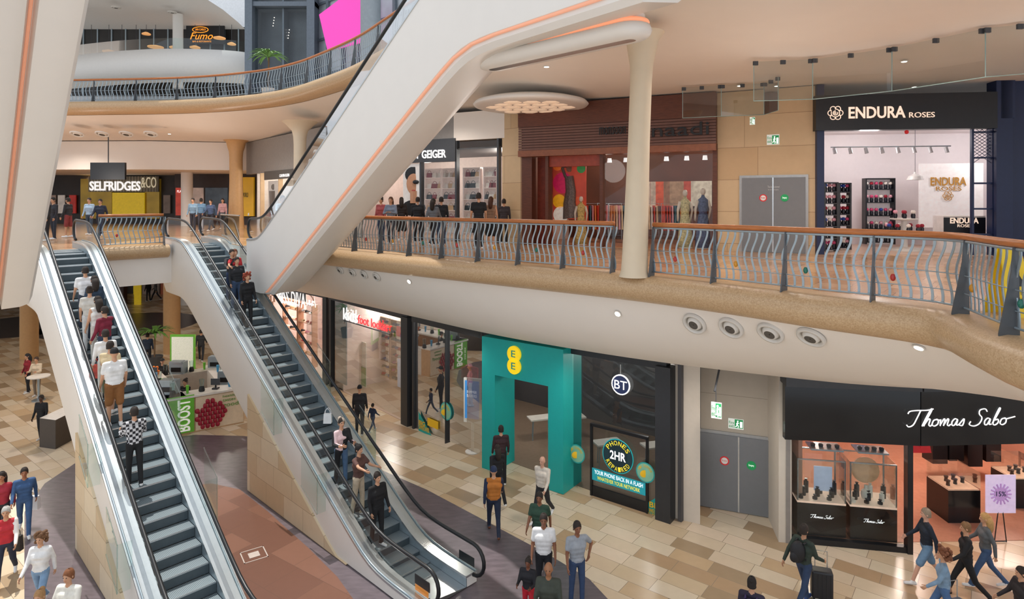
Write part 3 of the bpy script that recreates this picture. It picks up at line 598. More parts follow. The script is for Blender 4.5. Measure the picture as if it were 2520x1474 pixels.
# portal
PO=.55;root=thing('shop_portal',W3.P(W3.L/2,0,.4),'large teal square doorway portal at phone shop','doorway')
def pbx(nm,a,b,c,d,o0,o1,m=TEAL,label=None):
    mb=MB();W3.box(mb,a,b,c,d,o0,o1);return mk(mb,nm,m,root,label=label)
uL=W3.u(1186,PO);uR=W3.u(1386,PO);pbx('post',uL,uL+.52,.01,3.05,-.5,PO);pbx('post',uR-.52,uR,.01,3.05,-.5,PO);pbx('lintel',uL,uR,3.05,4.2,-.5,PO)
um=W3.u(1267,PO);mb=MB()
for z in (3.83,3.46): mb.cyl(W3.P(um,z,PO),W3.P(um,z,PO+.07),.245,.245,28)
mk(mb,'logo',mat('FFD21E',.4,emit=.5),root,label='yellow double circle logo')
for z in (3.74,3.37): text('E',W3.P(um-.08,z-.0,PO+.075),W3.d*.15,V((0,0,.2)),W3.n,TEAL,root,.01)
pane(W3,uR+.02,W3.L+.05,.05,4,GLD)
pane(W4,.05,W4.L-.15,.1,4,GLD)
root=thing('hanging_sign',W4.P(W4.u(1527,.1),2.9,.1),'round navy and white hanging shop sign','sign')
mb=MB();W4.disc(mb,1527,947,25,.08,.12);mk(mb,'disc',WTXT,root);mb=MB();W4.disc(mb,1527,947,22,.12,.13);mk(mb,'face',NAVY,root)
W4.text('BT',1512,937,1543,958,.14,WTXT,root,.006)
mb=MB();W4.pb(mb,1526,897,1528,924,.09,.1);mk(mb,'wire',ALU,root)
root=thing('window_display',W4.P(1,1,.0),'black framed window display with round repair badge','display');fr=MB()
u0,u1=W4.u(1452,.1),W4.u(1594,.1);zt=W4.z(1523,1062,.1);zb=W4.z(1523,1243,.1);W4.box(fr,u0,u1,zt-.04,zt+.04,.02,.1);W4.box(fr,u0,u1,zb,zb+.3,.02,.08);W4.box(fr,u0,u0+.06,zb,zt,.02,.1);W4.box(fr,u1-.06,u1,zb,zt,.02,.1);mk(fr,'frame',BLACK,root)
mb=MB();W4.disc(mb,1520,1123,42,.1,.12,n=36);mk(mb,'badge',mat('1CB0B5',.5,emit=.2),root);mb=MB();W4.disc(mb,1520,1123,40,.12,.125,n=36);mk(mb,'badge',mat('173A44',.5),root)
mb=MB();W4.disc(mb,1520,1123,25,.125,.13,n=36);mk(mb,'badge',mat('12303A',.5),root)
W4.text('2HR',1501,1112,1540,1133,.135,WTXT,root,.005)
kk=W4.P(W4.u(1520,.12),0,.12).y/F;Cc=W4.P(W4.u(1520,.13),W4.z(1520,1123,.13),.13);YT=mat('FFE03A',.5,emit=.5)
text_arc('PHONES',Cc,32*kk,11*kk,W4.d,V((0,0,1)),W4.n,155,25,YT,root);text_arc('REPAIRED',Cc,32*kk,11*kk,W4.d,V((0,0,1)),W4.n,205,335,YT,root,True)
s_=sign(W4,'window_banner','teal banner with white and yellow repair lettering',1457,1170,1588,1200,.11,.13,mat('1FA8B8',.5,emit=.1),'banner')
W4.text('YOUR PHONE BACK IN A FLASH',1463,1173,1582,1183,.135,WTXT,s_,.004);W4.text('WHATEVER YOUR NETWORK',1470,1187,1575,1196,.135,YT,s_,.004)
badge(W4,1588,1163,25,.14,'round lemon summer sticker on glass')
badge(W3,1419,1117,23,.1,'round lemon sticker beside the teal portal')
mb=MB();P=[W4.P(W4.u(x,.05),W4.z(x,y,.05),.05) for x,y in ((1630,1215),(1560,1258),(1630,1278))];mb.add(P,[(0,1,2)]);o=mk(mb,'window_sticker',TEAL,label='teal corner sticker reading big summer savers',cat='sticker');W4.text('BIG',1598,1238,1630,1252,.06,YEL,o,.004);W4.text('SUMMER SAVERS',1592,1254,1630,1268,.06,YEL,o,.004)
tp=G(1163,1112);root=thing('digital_totem',tp,'white freestanding digital advertising totem','display screen')
mb=MB();mb.cyl(tp,tp+V((0,0,.03)),.25,.25,20);mb.cyl(tp,tp+V((0,0,1.0)),.05,.05,12);mk(mb,'stand',WHITE,root)
rz=-.35;mb=MB();mb.box(tp+V((0,0,1.75)),(.62,.1,1.5),rz);mk(mb,'housing',WHITE,root);mb=MB();nv=V((-math.sin(-rz),-math.cos(rz),0));mb.box(tp+nv*.055+V((0,0,1.78)),(.52,.01,1.28),rz);mk(mb,'screen',SKY,root)
dx=V((math.cos(rz),math.sin(rz),0));text('SUMMER',tp+nv*.065-dx*.18+V((0,0,2.0)),dx*.36,V((0,0,.09)),nv,WTXT,root,.003);text('SAVERS',tp+nv*.065-dx*.18+V((0,0,1.87)),dx*.36,V((0,0,.09)),nv,WTXT,root,.003)
for u,o_ in ((4.2,-2.2),(5.0,-3),(7.2,-1.8),(8.5,-2.6),(1.4,-2)):
    c=WPH.P(u,.012,o_);root=thing('display_table',c,'small pale table inside phone shop','table');mb=MB();mb.box(c+V((0,0,.75)),(.9,.5,.05),.3);mk(mb,'table_top',mat('D8D2C8',.4),root)
    for a in (-.3,.3):
        for b_ in (-.2,.2): mb=MB();mb.cyl(c+V((a,b_,0)),c+V((a*.9,b_*.9,.73)),.02,.02,8);mk(mb,'leg',STEEL,root)
for u,c in ((1.2,'3A4A5A'),(3.1,'C9C4BC'),(8.2,'C8B8A8'),(9.4,'5A7A8A')):
    mb=MB();WPH.box(mb,u,u+.9,1.2,2.6,-4.98,-4.9);mk(mb,'wall_poster',mat(c,.5,emit=.2,var=.3,scale=2),label='lit poster on the phone shop back wall',cat='poster')
mb=MB();mb.hexa([V(q) for q in ((4.35,16.55,0),(4.95,16.25,0),(5.35,18.2,0),(4.6,18.4,0),(4.35,16.55,4.4),(4.95,16.25,4.4),(5.35,18.2,4.4),(4.6,18.4,4.4))]);st(mb,'wall_pier',mat('D0C5B6',.6,var=.03))
mb=MB();W6.box(mb,-.6,W6.L+.1,0,4.4,-.3,0);st(mb,'wall_recess',tiles('panel_wall',['BDB3A4','B9AFA0'],3,1.05,0,.6,.012,'8C8274',True))
def dbl_door(Wl,a,b,c,d,z0,nm='door_1'):
    u0,u1,_,z1=Wl.R(a,b,c,d,.06);um=(u0+u1)/2
    mb=MB();Wl.box(mb,u0-.08,u1+.08,z0,z1+.08,.0,.05);st(mb,'trim_6',mat('A8AAAB',.4,.5))
    for x,y in ((u0,um-.01),(um+.01,u1)):
        mb=MB();Wl.box(mb,x,y,z0+.02,z1,.05,.09);st(mb,nm,GREYD)
    mb=MB();Wl.box(mb,um-.02,um+.02,z0+.02,z1,.09,.1);st(mb,'trim_7',ALU)
    return u0,u1,z1
dbl_door(W6,1722,1075,1918,1265,0.0)
def stickers(Wl,lst):
    for px,py,m,r in lst:
        mb=MB();Wl.disc(mb,px,py,r,.09,.1);o=mk(mb,'door_sticker',m,label='round coloured safety sticker on grey door',cat='sticker');mb=MB();Wl.disc(mb,px,py,r*.72,.1,.104);mk(mb,'sticker_centre',mat('E8E8E4',.5) if m is RED else GRN,o);Wl.text('Emergency' if m is GRN else 'No entry',px-r*.6,py-3,px+r*.6,py+3,.106,WTXT if m is GRN else RED,o,.002)
stickers(W6,((1783,1134,RED,11),(1849,1146,GRN,11)))
def exit_sign(Wl,a,b,c,d,o=.02):
    s_=sign(Wl,'fire_exit_sign','white and green fire exit sign with running figure',a,b,c,d,o,o+.02,mat('E8EEE8',.5,emit=.2))
    w_=c-a;h_=d-b;mb=MB();Wl.pb(mb,a+w_*.42,b+h_*.08,c-w_*.04,d-h_*.08,o+.02,o+.024);mk(mb,'pictogram_panel',GRN,s_)
    Wl.text('Fire',a+w_*.05,b+h_*.2,a+w_*.38,b+h_*.48,o+.026,GRN,s_,.003);Wl.text('exit',a+w_*.05,b+h_*.54,a+w_*.38,b+h_*.82,o+.026,GRN,s_,.003)
    mb=MB();f=lambda x,y:Wl.P(Wl.u(a+w_*x,o+.03),Wl.z(a+w_*x,b+h_*y,o+.03),o+.03);k=h_*Wl.P(Wl.u(a,0),0,0).y/F
    mb.sph(f(.62,.24),(k*.08,.005,k*.08),8,6);mb.tube([f(.61,.34),f(.58,.58)],k*.06,6);mb.tube([f(.58,.58),f(.66,.7),f(.64,.88)],k*.045,6);mb.tube([f(.57,.58),f(.52,.74),f(.46,.78)],k*.045,6);mb.tube([f(.6,.38),f(.7,.46)],k*.035,6);mb.tube([f(.6,.38),f(.52,.5)],k*.035,6);mk(mb,'pictogram',WTXT,s_)
    mb=MB();Wl.pb(mb,a+w_*.76,b+h_*.3,a+w_*.92,b+h_*.88,o+.024,o+.027);mk(mb,'pictogram',WTXT,s_)
exit_sign(W6,1792,1031,1830,1056)
W6b=Wall((5.3,15.2),(6.6,14.6));exit_sign(W6b,1750,990,1776,1030,0)
mb=MB();p=W6b.P(W6b.u(1762,0),3.55,0);mb.tube([p+V((0,0,-.25)),p+V((0,0,.35))],.01,6);mb.tube([p+V((-.1,-.2,.3)),p+V((.3,.5,.9))],.025,8);mk(mb,'sign_bracket',CHAR,label='thin metal bracket holding the hanging exit sign',cat='bracket')
# jewellery shop
f1=Wall((6.6,15.0),(9.6,14.6));f2=Wall((9.6,14.6),(15,14.9))
root=thing('shop_fascia',f1.P(1.5,2.75,0),'glossy black curved fascia with white script lettering','sign')
for Wl in (f1,f2):
    mb=MB();Wl.box(mb,0,Wl.L,2.75,4.05,-.1,.1);mk(mb,'fascia_panel',GLOSSBLK,root);mb=MB();Wl.box(mb,0,Wl.L,4.05,4.4,-.3,.2);st(mb,'trim_8',CHAR)
ua,ub,za,zb=f2.R(2228,1008,2490,1047,.12);script_word(f2.P(ua,za,.11),f2.d*(ub-ua),V((0,0,(zb-za))),f2.n,WTXT,root,.014)
pane(W7,.1,W7.L-.05,.05,2.75);mull(W7,.03,.1,2.8,mat('8A8580',.4));mull(W7,W7.L,.12,2.8,BLACK);mull(W8,3.35,.12,2.8,BLACK)
mb=MB();W7.box(mb,0,W7.L,0,.14,-.1,.06);st(mb,'baseboard_front',BLACK)
def case(a,c,yb,ytop):
    u0,u1=W7.u(a,-.1),W7.u(c,-.1);root=thing('display_case',W7.P((u0+u1)/2,.14,-.5),'glass topped jewellery case on glossy black base','display case')
    mb=MB();W7.box(mb,u0,u1,.15,.95,-.9,-.1);mk(mb,'base',GLOSSBLK,root);mb=MB();W7.box(mb,u0,u1,.95,1.0,-.9,-.1);mk(mb,'display_surface',mat('E8C9B4',.5,emit=.3),root)
    mb=MB()
    for x,y,o0,o1 in ((u0,u1,-.11,-.1),(u0,u1,-.9,-.89),(u0,u0+.01,-.9,-.1),(u1-.01,u1,-.9,-.1)): W7.box(mb,x,y,1.0,2.05,o0,o1)
    mk(mb,'glass_cover',GL,root);mb=MB()
    for u in (u0,u1-.03):
        for o_ in (-.13,-.9): W7.box(mb,u,u+.03,1.,2.05,o_,o_+.03)
    for o_ in (-.13,-.9): W7.box(mb,u0,u1,2.02,2.05,o_,o_+.03)
    mk(mb,'frame',ALU,root)
    script_word(W7.P(u0+.3,.6,-.09),W7.d*(u1-u0-.6),V((0,0,.08)),W7.n,WTXT,root,.004)
    for i in range(9):
        u=u0+.12+(u1-u0-.24)*i/8;p=W7.P(u,1.0,-.25-.18*(i%3));h=.05+.12*(i%3)
        mb=MB();mb.lathe(p,[(.06,0),(.06,h),(.02,h+.02),(.045,h+.06)],10);mk(mb,'jewellery_stand',random.choice((BLACK,mat('F2EEE8',.5),BLACK)),label='small jewellery display stand in case',cat='display stand',group='jewellery stands')
    return u0,u1
case(1962,2082,0,0);u0,u1=case(2092,2208,0,0)
inst(BUST,'display_bust',W7.P(u0+.5,1.0,-.5),0,label='white necklace bust on jewellery case',cat='bust')
mb=MB();mb.cyl(W7.P(u0+.55,1.65,-.7),W7.P(u0+.55,1.65,-.66),.33,.33,28);mk(mb,'display_disc',mat('E6B48E',.5),label='round copper coloured disc behind necklace bust',cat='display prop')
sign(W7,'window_poster','pale lilac poster standing in window case',2003,1148,2048,1208,-.5,-.48,mat('B9C3E0',.4,emit=.3),'poster')
for a,c in ((1990,2070),(2105,2180)):
    u0,u1=W7.u(a,-.5),W7.u(c,-.5);mb=MB();W7.box(mb,u0,u1,2.2,2.24,-.8,-.3);o=mk(mb,'hanging_shelf',STEEL,label='hanging metal shelf with trinkets in shop window',cat='shelf')
    for i in range(4): mb=MB();mb.lathe(W7.P(u0+.1+(u1-u0-.2)*i/3,2.24,-.5),[(.05,0),(.06,.06),(.03,.08)],10);mk(mb,'jewellery_dish',CHAR,label='small dark dish on hanging shelf',cat='dish',group='dishes on hanging shelves')
for u,c in ((.6,'9A8AC0'),(1.9,'B09AD0')):
    mb=MB();W7.box(mb,u,u+.35,2.25,2.7,-1.2,-1.18);mk(mb,'window_poster',mat(c,.5,emit=.2),label='lilac hanging banner behind the shop window',cat='poster')
def pedestal(px,py,w,h,lab='black jewellery pedestal with lit glass top'):
    p=G(px,py)+V((0,0,.012));root=thing('display_pedestal',p,lab,'pedestal');mb=MB();mb.box(p+V((0,0,h/2)),(w,w,h));mk(mb,'base',GLOSSBLK,root);mb=MB();mb.box(p+V((0,0,h+.015)),(w*.95,w*.95,.03));mk(mb,'display_surface',mat('E8C0A0',.5,emit=.3),root)
    mb=MB();mb.box(p+V((0,0,h+.25)),(w,w,.44));mk(mb,'glass_cover',GL,root)
    for i in range(5): mb=MB();mb.lathe(p+V((-.3*w+.15*w*i,(-.2,.1,-.1,.2,0)[i]*w,h+.03)),[(.05,0),(.04,.08),(.06,.14)],8);mk(mb,'jewellery_stand',BLACK,label='small jewellery display stand in case',cat='display stand',group='jewellery stands')
pedestal(2345,1268,.85,.85);pedestal(2500,1235,.8,.8)
for px,py in ((2300,1105),(2340,1098),(2385,1112),(2430,1100)):
    p=at_d(px,py,19);mb=MB();mb.box(p,(.45,.5,.7));mk(mb,'hanging_cabinet',BLACK,label='black hanging display cabinet box',cat='cabinet',group='hanging display cabinets')
for k,px in enumerate((2250,2275)):
    p=at_d(px,1095,17.5);root=thing('handbag',p,'bright red bag displayed in jewellery shop','bag');mb=MB();mb.hexa([p+V(a) for a in ((-.16,-.06,-.2),(.16,-.06,-.2),(.16,.06,-.2),(-.16,.06,-.2),(-.12,-.03,.1),(.12,-.03,.1),(.12,.03,.1),(-.12,.03,.1))]);mk(mb,'bag_body',RED,root)
    mb=MB();mb.tube([p+V((.09*math.cos(a),0,.1+.1*math.sin(a))) for a in [math.pi*i/8 for i in range(9)]],.01,6);mk(mb,'handle',RED,root)
p=G(2462,1335)+V((0,0,.012));root=thing('poster_stand',p,'lilac sale poster on a black easel stand','sign');mb=MB()
mb.tube([p+V((-.15,0,0)),p+V((-.06,0,.75))],.012);mb.tube([p+V((.15,0,0)),p+V((.06,0,.75))],.012);mb.tube([p+V((-.15,0,.02)),p+V((.15,0,.02))],.012);mk(mb,'stand',BLACK,root)
mb=MB();mb.box(p+V((0,0,1.2)),(.75,.02,.95));mk(mb,'board',mat('D9C9EA',.5,emit=.2),root);mb=MB()
for i in range(16): a=i*math.pi/8;mb.tube([p+V((.15*math.cos(a),-.012,1.2+.15*math.sin(a))),p+V((.26*math.cos(a),-.012,1.2+.26*math.sin(a)))],.02,6)
mb.cyl(p+V((0,-.012,1.2)),p+V((0,-.02,1.2)),.17,.17,20);mk(mb,'sun_graphic',mat('C9A0E0',.5),root)
text('15%',p+V((-.12,-.024,1.15)),V((.24,0,0)),V((0,0,.12)),V((0,-1,0)),NAVY,root,.003)
# ================= UPPER SHOPS
X=[Wall(Uw[i].xy,Uw[i+1].xy) for i in range(len(Uw)-1)]
WC,WG,WP,WM,WD,WE=X[0],X[1],X[2],X[3],X[4],X[5]
ZT=12.0
mb=MB();WD.box(mb,-.05,WD.L+.02,L1,ZT,-.3,0);st(mb,'wall_right',STONEL)
mb=MB();WP.box(mb,-.1,WP.L+.1,L1,ZT,-.3,.1);st(mb,'wall_pier',STONEL)
dbl_door(WD,1826,437,1982,600,L1,'door_2')
stickers(WD,((1878,487,RED,9),(1931,487,GRN,9)))
o=sign(WD,'door_notice','small printed notice on the grey fire door',1888,456,1919,472,.09,.092,GREYD)
LG_=mat('C8CACC',.5);WD.text('This door is alarmed',1889,457,1918,462,.095,LG_,o,.002);WD.text('for use in emergency',1890,465,1916,469,.095,LG_,o,.002)
exit_sign(WD,1887,331,1918,356);exit_sign(Wall(WD.P(0,0,1.5).xy,WD.P(WD.L,0,1.5).xy),1845,288,1858,307,0)
BL=mat('15244A',.4);EI=mat('E0D9DA',.6,var=.02)
room(WE,.2,WE.L+3.5,L1,11.0,4.5,EI,mat('CBAD97',.3),EI,light=115,lcol=(1,.95,.94))
for a,b in ((2006,2024),(2444,2484)):
    mb=MB();WE.box(mb,WE.u(a),WE.u(b),L1,ZT,-.3,.15);st(mb,'trim_9',BL)
root=sign(WE,'shop_sign','black fascia with rose emblem and cream lettering',2008,230,2455,318,-.1,.25,BLACK)
CR=mat('F4D9C4',.4,emit=.7);WE.text('ENDURA',2088,262,2228,291,.27,CR,root,.02);WE.text('ROSES',2237,276,2300,289,.27,CR,root,.02)
def rose(Wl,px,py,r,o,m,parent):
    c=Wl.P(Wl.u(px,o),Wl.z(px,py,o),o);k=c.y/F*r;mb=MB();Z=V((0,0,1))
    for i in range(6):
        a=i*math.pi/3;q=c+(Wl.d*math.cos(a)+Z*math.sin(a))*k*.62;mb.tube([q+(Wl.d*math.cos(t)+Z*math.sin(t))*k*.36 for t in [a-1.9+3.8*j/10 for j in range(11)]],k*.06,6)
    for rr in (.55,.3,.12): mb.tube([c+(Wl.d*math.cos(t)+Z*math.sin(t))*k*rr for t in [rr*5+5.2*j/12 for j in range(13)]],k*.06,6)
    mk(mb,'rose_emblem',m,parent,sharp=2)
rose(WE,2056,278,18,.28,CR,root)
mb=MB();q=WE.P(WE.u(2231,.25),WE.z(2231,320,.25),.25);mb.sph(q-V((0,0,.06)),.06,10,8);mk(mb,'alarm_beacon',RED,root,sharp=2)
Wb=Wall(WE.P(0,0,-3.2).xy,WE.P(WE.L,0,-3.2).xy);GD=mat('B8863A',.4,emit=.1)
root=sign(Wb,'feature_wall','white wall panel with gold rose shop lettering',2262,402,2420,560,-.05,0.,mat('F6F0EE',.5,emit=.1),'display wall')
Wb.text('ENDURA',2290,436,2378,457,.02,GD,root);Wb.text('ROSES',2303,459,2366,469,.02,GD,root);rose(Wb,2333,482,12,.03,GD,root)
Wc=Wall(WE.P(0,0,-.8).xy,WE.P(WE.L,0,-.8).xy);mb=MB();u0=Wc.u(2322);u1=Wc.u(2425);Wc.box(mb,u0,u1,L1+.012,L1+1.15,-.6,0);root=mk(mb,'sales_counter',mat('E8E2DE',.4),label='pale counter with dark lettered front panel',cat='counter')
mb=MB();Wc.box(mb,u0,u1,L1+.55,L1+1.1,0,.015);mk(mb,'front_panel',BLACK,root);Wc.text('ENDURA',2338,536,2408,550,.02,CR,root);Wc.text('ROSES',2356,552,2392,559,.02,CR,root)
shelving(Wb,Wb.u(2132,0),Wb.u(2202,0),L1+.1,9.3,-.0,5,JARS,'shelf_unit','shelf','black framed shelf of preserved roses','rose jars on shop shelves','small preserved rose in a dark jar',6,BLACK,back=mat('E9DCDC',.5,emit=.15),inn='rose_jar',icat='rose jar')
for o_,a,b in ((-.9,2030,2062),(-1.7,2066,2094)):
    shelving(WE,WE.u(a,o_),WE.u(b,o_),L1+.012,9.1,o_,6,JARS,'shelf_unit','shelf','glass display shelf crowded with rose gift boxes','rose jars on shop shelves','small preserved rose in a dark jar',3,CHAR,inn='rose_jar',icat='rose jar')
c=WE.P(WE.u(2225,-1.6),L1+.012,-1.6);root=thing('display_table',c,'round tiered table with rose gifts','table');mb=MB();mb.lathe(c,[(.5,0),(.5,.08),(.1,.12),(.08,.5),(.6,.55),(.6,.6),(.1,.62),(.08,.95),(.4,1.0),(.4,1.04)],24);mk(mb,'tiers',WHITE,root)
for i in range(10): a=i*.628;inst(random.choice(JARS),'rose_jar',c+V((.48*math.cos(a),.48*math.sin(a),.61)),0,label='small preserved rose in a dark jar',cat='rose jar',group='rose jars on shop shelves')
for i in range(6): a=i*1.05;inst(random.choice(JARS),'rose_jar',c+V((.28*math.cos(a),.28*math.sin(a),1.04)),0,label='small preserved rose in a dark jar',cat='rose jar',group='rose jars on shop shelves')
root=thing('track_light',WE.P(1.5,10.4,-1.5),'white ceiling track with spot heads','ceiling light');mb=MB();mb.tube([WE.P(1.0,10.25,-1.5),WE.P(4.6,10.25,-1.5)],.02,6);mk(mb,'track',STEEL,root)
for i in range(8):
    p=WE.P(1.1+i*.48,10.22,-1.5);mb=MB();mb.cyl(p,p+V((.03,-.03,-.18)),.05,.06,10);mk(mb,'spot_head',mat('B8B8BA',.4),root)
p=Wb.P(Wb.u(2252,1),9.4,1);root=thing('pendant_lamp',p,'white dome pendant lamp on thin cord','lamp');mb=MB();mb.lathe(p+V((0,0,-.2)),[(.25,0),(.2,.12),(.05,.2),(.03,.26)],18);mk(mb,'lamp_shade',mat('C9C6C2',.4),root);mb=MB();mb.tube([p,p+V((0,0,1.5))],.008,5);mk(mb,'cord',CHAR,root)
mb=MB();c0=WE.u(2392,-.05);c1_=WE.u(2442,-.05)
for i in range(5): WE.box(mb,c0,c1_,L1+.6+i*.75,L1+.65+i*.75,-.1,0)
for u in (c0,c1_): WE.box(mb,u-.03,u+.03,L1+.012,10.8,-.1,0)
for i in range(9):
    mb.tube([WE.P(c0,9.6+i*.1,-.05),WE.P(c1_,9.6+i*.1+.4,-.05)],.008,4);mb.tube([WE.P(c0,10.0+i*.1,-.05),WE.P(c1_,9.6+i*.1,-.05)],.008,4)
mk(mb,'lattice_screen',BL,label='navy lattice screen with shelves beside entrance',cat='screen')
mb=MB();X[6].box(mb,-.05,X[6].L,L1,ZT,-.3,0);st(mb,'wall_right',BL)
mb=MB();WE.box(mb,WE.u(2455),WE.L,10.9,ZT,-.1,.15);st(mb,'trim_9',BL)
# wooden fashion shop
MI=mat('6A4030',.6,var=.35,scale=.9)
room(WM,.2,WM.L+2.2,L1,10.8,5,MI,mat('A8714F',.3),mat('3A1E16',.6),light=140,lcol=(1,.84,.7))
root=sign(WM,'shop_sign','slatted dark wood fascia with raised lettering',1285,300,1763,362,-.1,.25,WOODD)
u0,u1,z0,z1=WM.R(1285,300,1763,362,.25)
for i in range(9):
    mb=MB();z=z0+(z1-z0)*(i+.5)/9;WM.box(mb,0.02,WM.L,z-.04,z+.03,.25,.3);mk(mb,'slat',mat('6E4A3E',.5),root)
WM.text('monsoon',1475,312,1540,331,.34,BLACK,root,.03);WM.text('naadi',1605,302,1745,334,.34,BLACK,root,.05)
mb=MB();WM.box(mb,0,WM.L,z1,ZT,-.2,.3);st(mb,'trim_10',WOODD);mb=MB();WM.box(mb,0,WM.L,z0-.22,z0,-.2,.3);st(mb,'trim_10',mat('8A5236',.45,var=.2))
for a,b in ((1285,1312),(1345,1352),(1478,1486),(1755,1766)):
    mb=MB();WM.box(mb,WM.u(a),WM.u(b),L1,z0,-.25,.12);st(mb,'trim_11',WOODD)
mb=MB();WM.box(mb,WM.u(1352),WM.u(1478),z0-.6,z0-.2,-.2,.0);st(mb,'trim_11',mat('9A3B22',.45,var=.2))
pane(WM,WM.u(1486),WM.u(1755),L1+.05,z0-.3,GLS)
mb=MB();WM.box(mb,WM.u(1310),WM.u(1346),L1,z0-.2,-.6,-.5);st(mb,'wall_panel',mat('8A3A26',.4,var=.3))
for i,px in enumerate((1500,1540,1590,1640,1690,1735)):
    p=WM.P(WM.u(px,-.8),z0-.45,-.8);root=thing('window_spotlight',p,'small white spotlight in fashion shop window','ceiling light','fashion window spotlights');mb=MB();mb.cyl(p+V((0,0,.15)),p,.07,.09,10);mk(mb,'spot_head',WTXT,root)
Wi=Wall(WM.P(0,0,-.9).xy,WM.P(WM.L,0,-.9).xy);root=sign(Wi,'fashion_poster','colourful fashion poster of a person in patterned dress',1358,383,1442,540,-.05,0,mat('B0402C',.5,emit=.3,var=.35,scale=1.5),'poster')
for px,py,r,c in ((1385,450,26,'C01C50'),(1376,495,17,'E8A21C'),(1380,528,20,'F0DCD0'),(1430,415,11,'3C8A4A'),(1424,500,16,'C8502A'),(1372,408,12,'D86A2A')):
    mb=MB();Wi.disc(mb,px,py,r,.0,.01);mk(mb,'flower_print',mat(c,.5,emit=.25,var=.2),root)
f=lambda x,y:Wi.P(Wi.u(x,.03),Wi.z(x,y,.03),.03)
mb=MB();mb.tube([f(1401,434),f(1405,470),f(1402,500),f(1406,537)],[.17,.2,.24,.32],10,flat=1);mb.tube([f(1392,436),f(1384,414),f(1395,402)],.06,6);mk(mb,'dress_print',mat('5A4A44',.5,emit=.1,var=.62,scale=22),root)
mb=MB();mb.sph(f(1401,414),(.12,.02,.15),12,8);mk(mb,'face_print',mat('8A5A44',.5),root);mb=MB();mb.sph(f(1399,404),(.26,.015,.14),12,8);mk(mb,'hat_print',BLACK,root)
def mannequin(p,dress,k=1.,h=0):
    m_=MB();m_.tube([V((0,0,.02)),V((0,0,.3)),V((0,0,.75)),V((0,0,1.05)),V((0,0,1.25)),V((0,0,1.42)),V((0,0,1.5)),V((0,0,1.56))],[.24,.22,.17,.12,.15,.15,.06,.045],12,0,flat=.7)
    for s_ in (-1,1): m_.tube([V((s_*.15,0,1.4)),V((s_*.22,0,1.15)),V((s_*.2,.08,.9)),V((s_*.2,.1,.8))],[.05,.04,.03,.025],8,1)
    m_.sph((0,0,1.66),(.075,.09,.11),10,8,1);m_.cyl((0,0,0),(0,0,.02),.22,.22,16,1)
    me=mesh_of(m_,'mannequin',[dress,mat('D8C8B8',.5)],sharp=2);return inst(me,'mannequin',p,h,label='shop mannequin wearing a patterned summer dress',cat='mannequin',group='mannequins in fashion windows',sc=k)
for px,c,k in ((1430,'C9A060',1.0),(1686,'C8B080',1.12),(1730,'4A5478',1.15)):
    mannequin(WM.P(WM.u(px,-.6),L1+.012,-.6),mat(c,.7,var=.6,scale=22),k)
for px,o_ in ((1310,-3.5),(1465,-2.2),(1530,-2.5),(1590,-3),(1660,-2.5),(1500,-4)):
    p=WM.P(WM.u(px,o_),L1+.012,o_);root=thing('clothes_rail',p,'metal rail hung with colourful garments','clothes rail');mb=MB();a=p+V((-.5,0,1.5));b=p+V((.5,0,1.5));mb.tube([a+V((0,0,-1.5)),a,b,b+V((0,0,-1.5))],.015,6);mk(mb,'rail_frame',ALU,root)
    for i in range(9):
        g=MB();q=p+V((-.42+.1*i,0,1.45));g.hexa([q+V(v) for v in ((-.03,-.25,-.95),(.03,-.25,-.95),(.03,.25,-.95),(-.03,.25,-.95),(-.02,-.2,-.03),(.02,-.2,-.03),(.02,.2,-.03),(-.02,.2,-.03))]);mk(g,'garment',mat(random.choice(('C8402E','D98A4A','E8C9A0','7A2A3A','3A6A7A','E4A0A8','F0E4D8')),.8),label='colourful garment hanging on a clothes rail',cat='garment',group='garments on clothes rails')
for i in range(5):
    p=WM.P(WM.u(1590+i*34,-4.5),L1+1.9,-4.5);mb=MB();mb.box(p,(.8,.05,1.0),math.atan2(WM.d.y,WM.d.x));mk(mb,'wall_poster',mat(('C8B8A8','D8542E','A88A70','B84A3A','E0D0C0')[i],.6,emit=.1,var=.4,scale=5),label='warm coloured display board on shop back wall',cat='poster')
# handbag shop
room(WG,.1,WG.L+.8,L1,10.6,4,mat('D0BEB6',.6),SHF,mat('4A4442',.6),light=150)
root=sign(WG,'shop_sign','dark fascia with white raised shop name',940,345,1120,400,-.1,.15,mat('3A3B3E',.4))
WG.text('KURT GEIGER',990,370,1098,390,.18,WTXT,root,.02,0)
mb=MB();WG.box(mb,WG.u(1120),WG.L,10.9,ZT,-.1,.1);st(mb,'trim_12',CREAM);mb=MB();WG.box(mb,0,WG.u(1120),WG.z(1050,345),ZT,-.1,.1);st(mb,'trim_12',mat('8A8580',.5))
for px in (1038,1125,1228): mull(WG,WG.u(px),.08,10.9,CHAR,z0=L1)
pane(WG,WG.u(1038),WG.u(1228),L1+.05,10.85,GLS)
Wi=Wall(WG.P(0,0,.02).xy,WG.P(WG.L,0,.02).xy);root=sign(Wi,'fashion_poster','tall poster portrait of person wearing sunglasses',992,403,1037,528,-.05,0,mat('D8D2CC',.5,emit=.25),'poster')
f=lambda x,y:Wi.P(Wi.u(x,.03),Wi.z(x,y,.03),.03)
mb=MB();mb.sph(f(1018,430),(.36,.012,.34),14,10);mk(mb,'hair_print',BLACK,root);mb=MB();mb.sph(f(1018,452),(.3,.03,.46),14,10);mb.tube([f(1018,470),f(1018,500)],.15,8);mk(mb,'face_print',mat('B98868',.5,emit=.1),root)
mb=MB();mb.sph(f(1018,512),(.5,.015,.34),12,8);mk(mb,'garment_print',mat('1A1A1C',.6),root)
mb=MB()
for x in (1012,1024): mb.sph(Wi.P(Wi.u(x,.06),Wi.z(x,448,.06),.08),(.13,.03,.09),10,8)
